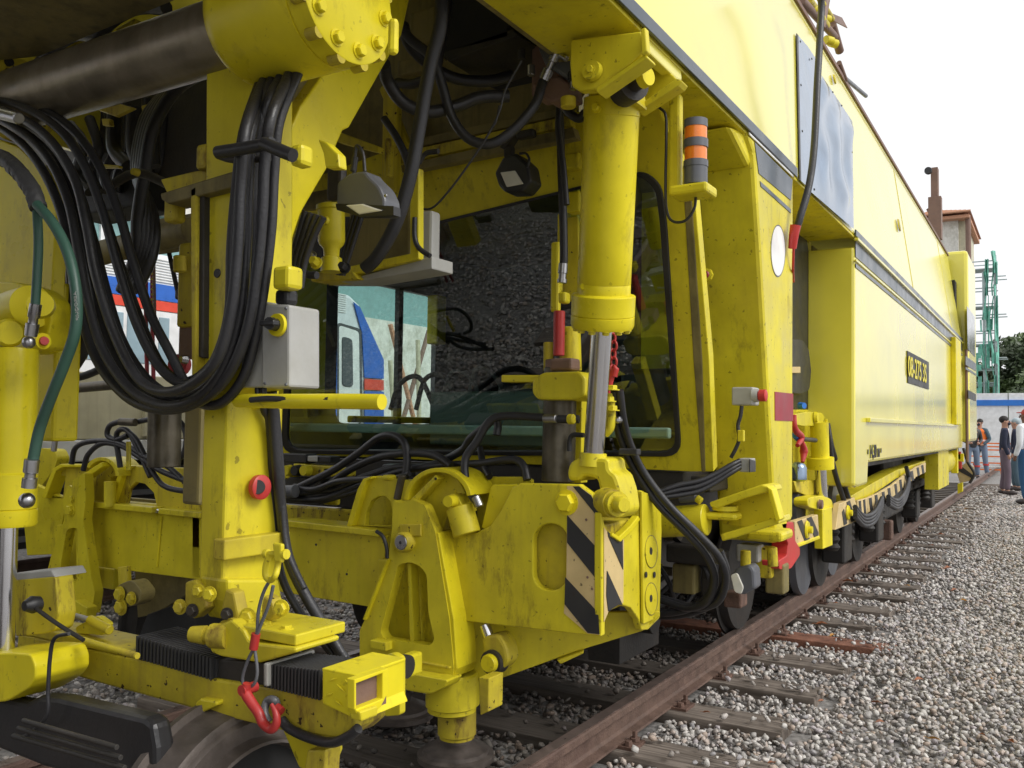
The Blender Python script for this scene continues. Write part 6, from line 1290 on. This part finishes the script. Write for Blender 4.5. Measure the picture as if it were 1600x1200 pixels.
for k_ in range(16):
    x_, y_, z_ = random.uniform(-2.4, -1.9), random.uniform(4.0, 4.8), random.uniform(.55, .98); s_ = Vector((random.uniform(.04, .12), random.uniform(.04, .12), random.uniform(.04, .10)))
    m_ = random.choice(['oily_steel', 'oily_steel', 'yellow_grime_shade', 'black_steel', 'wheel_steel'])
    if k_ % 3 == 0: lathe('brake_cylinder', (x_, y_, z_), (x_ + .22, y_, z_ + .02), [(0, .05), (.1, .07), (.6, .07), (.62, .04), (1, .03)], m_, M, 20)
    elif k_ % 3 == 1: cyl('brake_rod', (x_ - .3, y_, z_), (x_ + .35, y_ + random.uniform(-.3, .3), z_ + random.uniform(-.1, .15)), random.uniform(.012, .03), m_, M, 12)
    else: box('brake_hanger', Vector((x_, y_, z_)) - s_, Vector((x_, y_, z_)) + s_, m_, M, .012)
for k_ in range(5): tube('brake_pipe', [(-2.4 + .2 * k_, 4.2, .9), (-2.2 + .2 * k_, 4.1, .6 + .04 * k_), (-1.9 + .1 * k_, 4.3, .55), (-1.6 + .04 * k_, 4.5, .8)], .012, 'rubber', M)
lathe('front_axle_wheel', Vector((RL + .05, 4.25, .49)), Vector((RL - .09, 4.25, .49)), [(0, .36), (.2, .36), (.25, .33), (1, .32)], 'black_steel', M, 48)
cyl('axle', (RL, 4.25, .49), (RX, 4.25, .49), .08, 'black_steel', M)
box('bogie_beam', (-3.6, 3.7, .55), (-1.85, 7.5, .95), 'black_steel', M); box('axle_box', (RX - .25, 4.0, .3), (RX - .08, 4.5, .7), 'black_steel', M)
for x_ in (3.0, 5.4): pass
# machinery hidden in shadow between the hazard frame and the pillar
for k, (a, b, m_) in enumerate([((1040, 850), (1110, 885), 'black_steel'), ((1050, 880), (1085, 930), 'yellow_grime_shade'), ((1095, 860), (1130, 940), 'black_steel'), ((1150, 850), (1185, 880), 'grey_box'), ((1180, 855), (1205, 905), 'yellow_dirty'), ((1195, 880), (1225, 930), 'yellow_grime_shade')]):
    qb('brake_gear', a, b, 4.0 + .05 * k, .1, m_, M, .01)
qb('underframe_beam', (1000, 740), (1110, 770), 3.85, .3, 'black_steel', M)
sq = plate('signal_lamp', [(1140, 900), (1150, 888), (1170, 882), (1178, 890), (1180, 920), (1162, 930), (1146, 925)], PY(3.85), .10, 'grey_plastic', M, bev=.012, rnd=5)
plate('lamp_glass', [(1141, 898), (1152, 895), (1162, 918), (1158, 929), (1147, 925)], PY(3.84), .01, 'lamp_lens', sq, rnd=4)
qb('lamp_base', (1130, 925), (1158, 952), 3.95, .1, 'rust', M); pcyl('lamp_stem', (1165, 860), (1165, 885), 3.9, 8, 'yellow_dirty', M)
pcyl('valve_pot', (1206, 855), (1208, 885), 4.0, 8, 'yellow_dirty', M); 
# hydraulic jaw bracket at the pillar foot
plate('jaw_plate_upper', [(1108, 785), (1190, 757), (1200, 760), (1204, 768), (1165, 778), (1120, 795), (1110, 792)], PY(3.72), .20, 'yellow', M, bev=.006)
plate('jaw_back', [(1120, 795), (1200, 765), (1215, 815), (1170, 825), (1130, 820)], PY(3.85), .03, 'yellow', M)
plate('jaw_plate_lower', [(1125, 835), (1215, 808), (1218, 818), (1150, 840), (1128, 846)], PY(3.72), .20, 'yellow', M, bev=.006)
plate('jaw_side', [(1198, 760), (1206, 765), (1219, 812), (1212, 816)], PY(3.70), .08, 'yellow_clean', M)
lathe('jaw_pin', P(1133, 790, Y=3.78), P(1133, 802, Y=3.78), [(0, .055), (.6, .055), (.7, .035), (1, .035)], 'yellow', M, 20); qb('jaw_rod', (1100, 800), (1150, 815), 3.72, .10, 'yellow', M, .015)
pcyl('hose_fitting', (1062, 780), (1088, 778), 3.7, 6, 'grey_plastic', M); pcyl('pipe_elbow', (1088, 778), (1096, 784), 3.7, 6, 'yellow', M)
# ------------------------------------------------------------------ measuring unit behind the pillar (X = const side)
XM = -1.30
def px_(n, pts, m, X=XM, th=.05, par=None, bev=.004, **k): return plate(n, pts, PX(X), th, m, par or M, bev=bev, **k)
px_('unit_backplate', [(1240, 640), (1310, 640), (1318, 780), (1340, 800), (1240, 840)], 'yellow', X=XM - .08, th=.03)
px_('swing_arm', [(1238, 648), (1262, 643), (1285, 645), (1289, 652), (1284, 665), (1255, 666), (1238, 662)], 'yellow', X=XM + .04, rnd=4)
c_ = P(1273, 652, X=XM + .045); lathe('arm_pin', c_, c_ + Vector((.02, 0, 0)), [(0, .035), (1, .03)], 'yellow_clean', M, 16)
a = P(1280, 660, X=XM + .06); b = P(1282, 732, X=XM + .06); ucl = lathe('unit_cylinder', a, b, [(0, .055), (.75, .055), (.76, .082), (1, .082)], 'yellow_clean', M, 28)
cyl('piston_rod', b, P(1284, 778, X=XM + .06), .036, 'chrome', M, 20)
px_('rod_yoke', [(1262, 778), (1285, 774), (1300, 780), (1302, 795), (1290, 800), (1262, 792)], 'yellow_clean', X=XM + .10, th=.08, rnd=5)
px_('unit_plate', [(1262, 775), (1245, 768), (1240, 752), (1275, 750), (1278, 772)], 'yellow_dirty', X=XM + .02)
c_ = P(1280, 788, X=XM + .11); lathe('yoke_pin', c_, c_ + Vector((.02, 0, 0)), [(0, .03), (1, .026)], 'brown_steel', M, 14)
px_('vertical_bar', [(1285, 796), (1300, 792), (1301, 852), (1286, 858)], 'yellow_clean', X=XM + .12, th=.05)
for pts, st in (([(1242, 815), (1278, 804), (1280, 838), (1243, 853)], [[(1246, 815), (1253, 812), (1266, 843), (1258, 846)], [(1261, 810), (1268, 807), (1279, 832), (1279, 838), (1273, 840)]]), ([(1312, 787), (1335, 777), (1345, 812), (1306, 828)], [[(1323, 785), (1328, 782), (1337, 812), (1331, 816)], [(1316, 800), (1319, 795), (1324, 818), (1319, 821)]])):
    h_ = px_('hazard_plate', pts, 'beige', X=XM + .14, th=.04)
    for s_ in st: px_('hazard_stripe', s_, 'hazard_black', X=XM + .143, th=.002, par=h_, bev=0)
    cx, cy = sum(p[0] for p in pts) / 4, sum(p[1] for p in pts) / 4
    c_ = P(cx, cy, X=XM + .145); ob = lathe('axle_cap', c_, c_ + Vector((.03, 0, 0)), [(0, .05), (.3, .045), (.31, .02), (1, .02)], 'yellow_clean', h_, 12)
px_('plate_edge', [(1240, 853), (1281, 837), (1282, 842), (1241, 858)], 'yellow_clean', X=XM + .15)
for (x, y, r) in ((1257, 835, .30), (1302, 815, .30)):
    c_ = P(x, y, X=RX + .06); lathe('guide_wheel', Vector((c_.x - .05, c_.y, .16 + r)), Vector((c_.x, c_.y, .16 + r)), [(0, r), (1, r - .01)], 'grey_plastic', M, 40)
for (x, y, r) in ((1252, 780, .13), (1306, 765, .13)):
    c_ = P(x, y + 15, X=XM - .0); lathe('guide_disc', Vector((c_.x - .03, c_.y, c_.z)), c_, [(0, r), (1, r - .01)], 'grey_plastic', M, 32)
a = P(1247, 722, X=XM + .02); lathe('air_filter', a, P(1247, 752, X=XM + .02), [(0, .02), (.1, .04), (.3, .05), (.9, .05), (1, .035)], 'blue_sheet', M, 16)
hz3 = [(1238, 670), (1245, 676), (1250, 686), (1258, 690), (1262, 700), (1262, 720)]
rh_ = empty('red_hook_pair', P(1250, 700, X=XM + .1), 'red locking hook hanging behind the front pillar beside the small cylinder', 'hook')
tube('hook_body', [P(1241, 648, X=XM + .1), P(1242, 670, X=XM + .1), P(1252, 683, X=XM + .1), P(1246, 696, X=XM + .1)], [.012, .018, .02, .012], 'red', rh_, 10)
tube('hook_tip', [P(1253, 690, X=XM + .1), P(1256, 705, X=XM + .1), P(1254, 722, X=XM + .1)], [.012, .024, .010], 'red', rh_, 10)
rh2 = empty('red_hook_pair', P(1294, 700, X=XM + .03), 'red hook right of the small vertical cylinder on the measuring unit', 'hook'); tube('hook_body', [P(1291, 672, X=XM + .03), P(1296, 690, X=XM + .03), P(1294, 715, X=XM + .03)], [.01, .022, .012], 'red', rh2, 10)
cyl('blue_coupling', P(1242, 680, X=XM + .08), P(1250, 688, X=XM + .08), .018, 'hoarding_blue', M); c_ = P(1250, 634, X=XM); lathe('blue_button', c_, c_ + Vector((.03, -.02, 0)), [(0, .022), (1, .018)], 'hoarding_blue', M, 12)
cyl('black_rod', P(1254, 686, X=XM + .06), P(1274, 688, X=XM + .06), .014, 'rubber', M)
for k in range(2):
    tube('unit_hose', [P(1291 + 2 * k, 662, X=XM + .08 - .03 * k), P(1297 + 3 * k, 700, X=XM + .08), P(1305 + 8 * k, 740, X=XM + .1), P(1318 + 8 * k, 780, X=XM + .12), P(1330 + 6 * k, 812, X=XM + .12)], .017, 'rubber', M)
cyl('cylinder_pipe', P(1291, 655, X=XM + .08), P(1293, 720, X=XM + .08), .008, 'yellow_clean', M)
# mirror-like black guard inside the recess, with brackets
px_('rounded_guard', [(1225, 530), (1254, 530), (1264, 545), (1268, 580), (1265, 610), (1252, 617), (1225, 612)], 'black_plastic', X=-1.33, th=.05, rnd=4, bev=.01); px_('guard_bracket', [(1238, 573), (1251, 573), (1251, 583), (1238, 583)], 'beige', X=-1.31, th=.02)
# red rail guard at pillar foot
rg_ = px_('red_rail_guard', [(1221, 818), (1240, 815), (1243, 845), (1250, 856), (1250, 868), (1236, 889), (1218, 890), (1217, 876), (1230, 868), (1232, 850), (1228, 840)], 'red', X=-1.09, th=.08, rnd=3, bev=.010)
qb('pillar_foot', (1165, 828), (1222, 848), 3.95, .2, 'yellow', M, .015)
# ------------------------------------------------------------------ underframe of the rear body
arcs = [(1340, 800), (1355, 795), (1375, 785), (1395, 772), (1412, 757), (1430, 743), (1446, 735)]
for i in range(len(arcs) - 1):
    a, b = arcs[i], arcs[i + 1]
    h_ = px_('hazard_step', [(a[0], a[1] - 18 + i), (b[0] + .5, b[1] - 18 + i + 1), (b[0] + .5, b[1] + 8 - i), (a[0], a[1] + 8 - i)], 'beige', X=-1.16, th=.02)
    for f in (.15, .6): x = a[0] + (b[0] - a[0]) * f; w_ = (b[0] - a[0]) * .2; y = a[1] + (b[1] - a[1]) * f; px_('hazard_stripe', [(x, y - 16 + i), (x + w_, y - 17 + i), (x + w_ * 1.6, y + 6 - i), (x + w_ * .6, y + 7 - i)], 'hazard_black', X=-1.157, th=.002, par=h_, bev=0)
px_('step_top', [(1330, 787), (1356, 778), (1380, 762), (1400, 748), (1446, 730), (1446, 720), (1400, 735), (1360, 757), (1330, 775)], 'yellow', X=-1.2, th=.12)
for k in range(4):
    tube('brake_hose', [P(1336, 792 + 5 * k, X=-1.12), P(1350, 806 + 5 * k, X=-1.12), P(1366, 800 + 5 * k, X=-1.12), P(1378, 778 + 4 * k, X=-1.12)], .016, 'rubber', M)
    tube('brake_hose', [P(1388, 776 + 4 * k, X=-1.13), P(1402, 782 + 4 * k, X=-1.13), P(1414, 768 + 4 * k, X=-1.13), P(1420, 745 + 3 * k, X=-1.13), P(1416, 730, X=-1.14)], .018, 'rubber', M)
a = P(1428, 752, X=-1.5); lathe('fuel_tank', Vector((-1.35, a.y, 1.02)), Vector((-1.35, a.y + 2.4, 1.02)), [(0, .1), (.03, .19), (.97, .19), (1, .1)], 'yellow', M, 28)
box('tank_strap', (-1.22, a.y + 1.6, .85), (-1.14, a.y + 1.75, 1.25), 'yellow_clean', M); box('frame_leg', (-1.3, yend - 2.6, .75), (-1.15, yend - 1.4, 1.22), 'yellow', M)
for y_ in (7.6, 9.2, 12.0, 13.6):
    for x_, s in ((RX, 1), (RL, -1)): lathe('bogie_wheel', Vector((x_ - .05 * s, y_, .51)), Vector((x_ + .09 * s, y_, .51)), [(0, .38), (.2, .38), (.25, .35), (1, .34)], 'black_steel', M, 40)
    cyl('axle', (RL, y_, .51), (RX, y_, .51), .08, 'black_steel', M)
    box('axle_box', (-1.60, y_ - .16, .38), (-1.42, y_ + .16, .72), 'black_steel', M, .02)
    for s in (-.3, .3): lathe('coil_spring', (-1.5, y_ + s, .5), (-1.5, y_ + s, .85), [(t / 12, .075 if t % 2 else .055) for t in range(13)], 'black_steel', M, 16)
for y0_, y1_ in ((7.0, 9.8), (11.4, 14.2)): box('bogie_frame', (-1.62, y0_, .72), (-1.44, y1_, .95), 'black_steel', M, .03); box('bogie_bolster', (-3.6, y0_ + .9, .6), (-1.62, y0_ + 1.9, 1.2), 'black_steel', M)
box('underfloor_box', (-3.4, 9.9, .5), (-1.5, 11.3, 1.2), 'black_steel', M, .03)
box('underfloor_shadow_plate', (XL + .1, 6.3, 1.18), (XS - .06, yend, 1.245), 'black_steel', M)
c_ = P(1388, 825, X=-1.45); box('rusty_shoe', c_ - Vector((.06, .06, .12)), c_ + Vector((.04, .08, .08)), 'rust', M, .02)
# hazard buffer plate at the far end
plate('rail_sweeper', [(1494, 735), (1510, 722), (1522, 730), (1521, 750), (1500, 755)], PY(yc0 + .6), .05, 'beige', M)
plate('hazard_stripe', [(1496, 735), (1503, 729), (1520, 742), (1520, 748)], PY(yc0 + .59), .01, 'hazard_black', M)
tube('snow_bar', [P(1505, 700, Y=yc0 + .5), P(1512, 722, Y=yc0 + .5), P(1522, 740, Y=yc0 + .5), P(1515, 755, Y=yc0 + .5)], .02, 'black_steel', M)
plate('yellow_wheel_chock', [(1496, 756), (1504, 754), (1504, 768), (1496, 772)], PY(yc0), .1, 'yellow_clean', M)
for x, y, m_ in ((1496, 712, 'red'), (1488, 722, 'yellow_clean'), (1497, 726, 'red'), (1500, 715, 'yellow_clean')): 
    c_ = P(x, y, Y=yc0); box('coupling_cock', c_ - Vector((.05, .03, .06)), c_ + Vector((.05, .03, .06)), m_, M, .01)
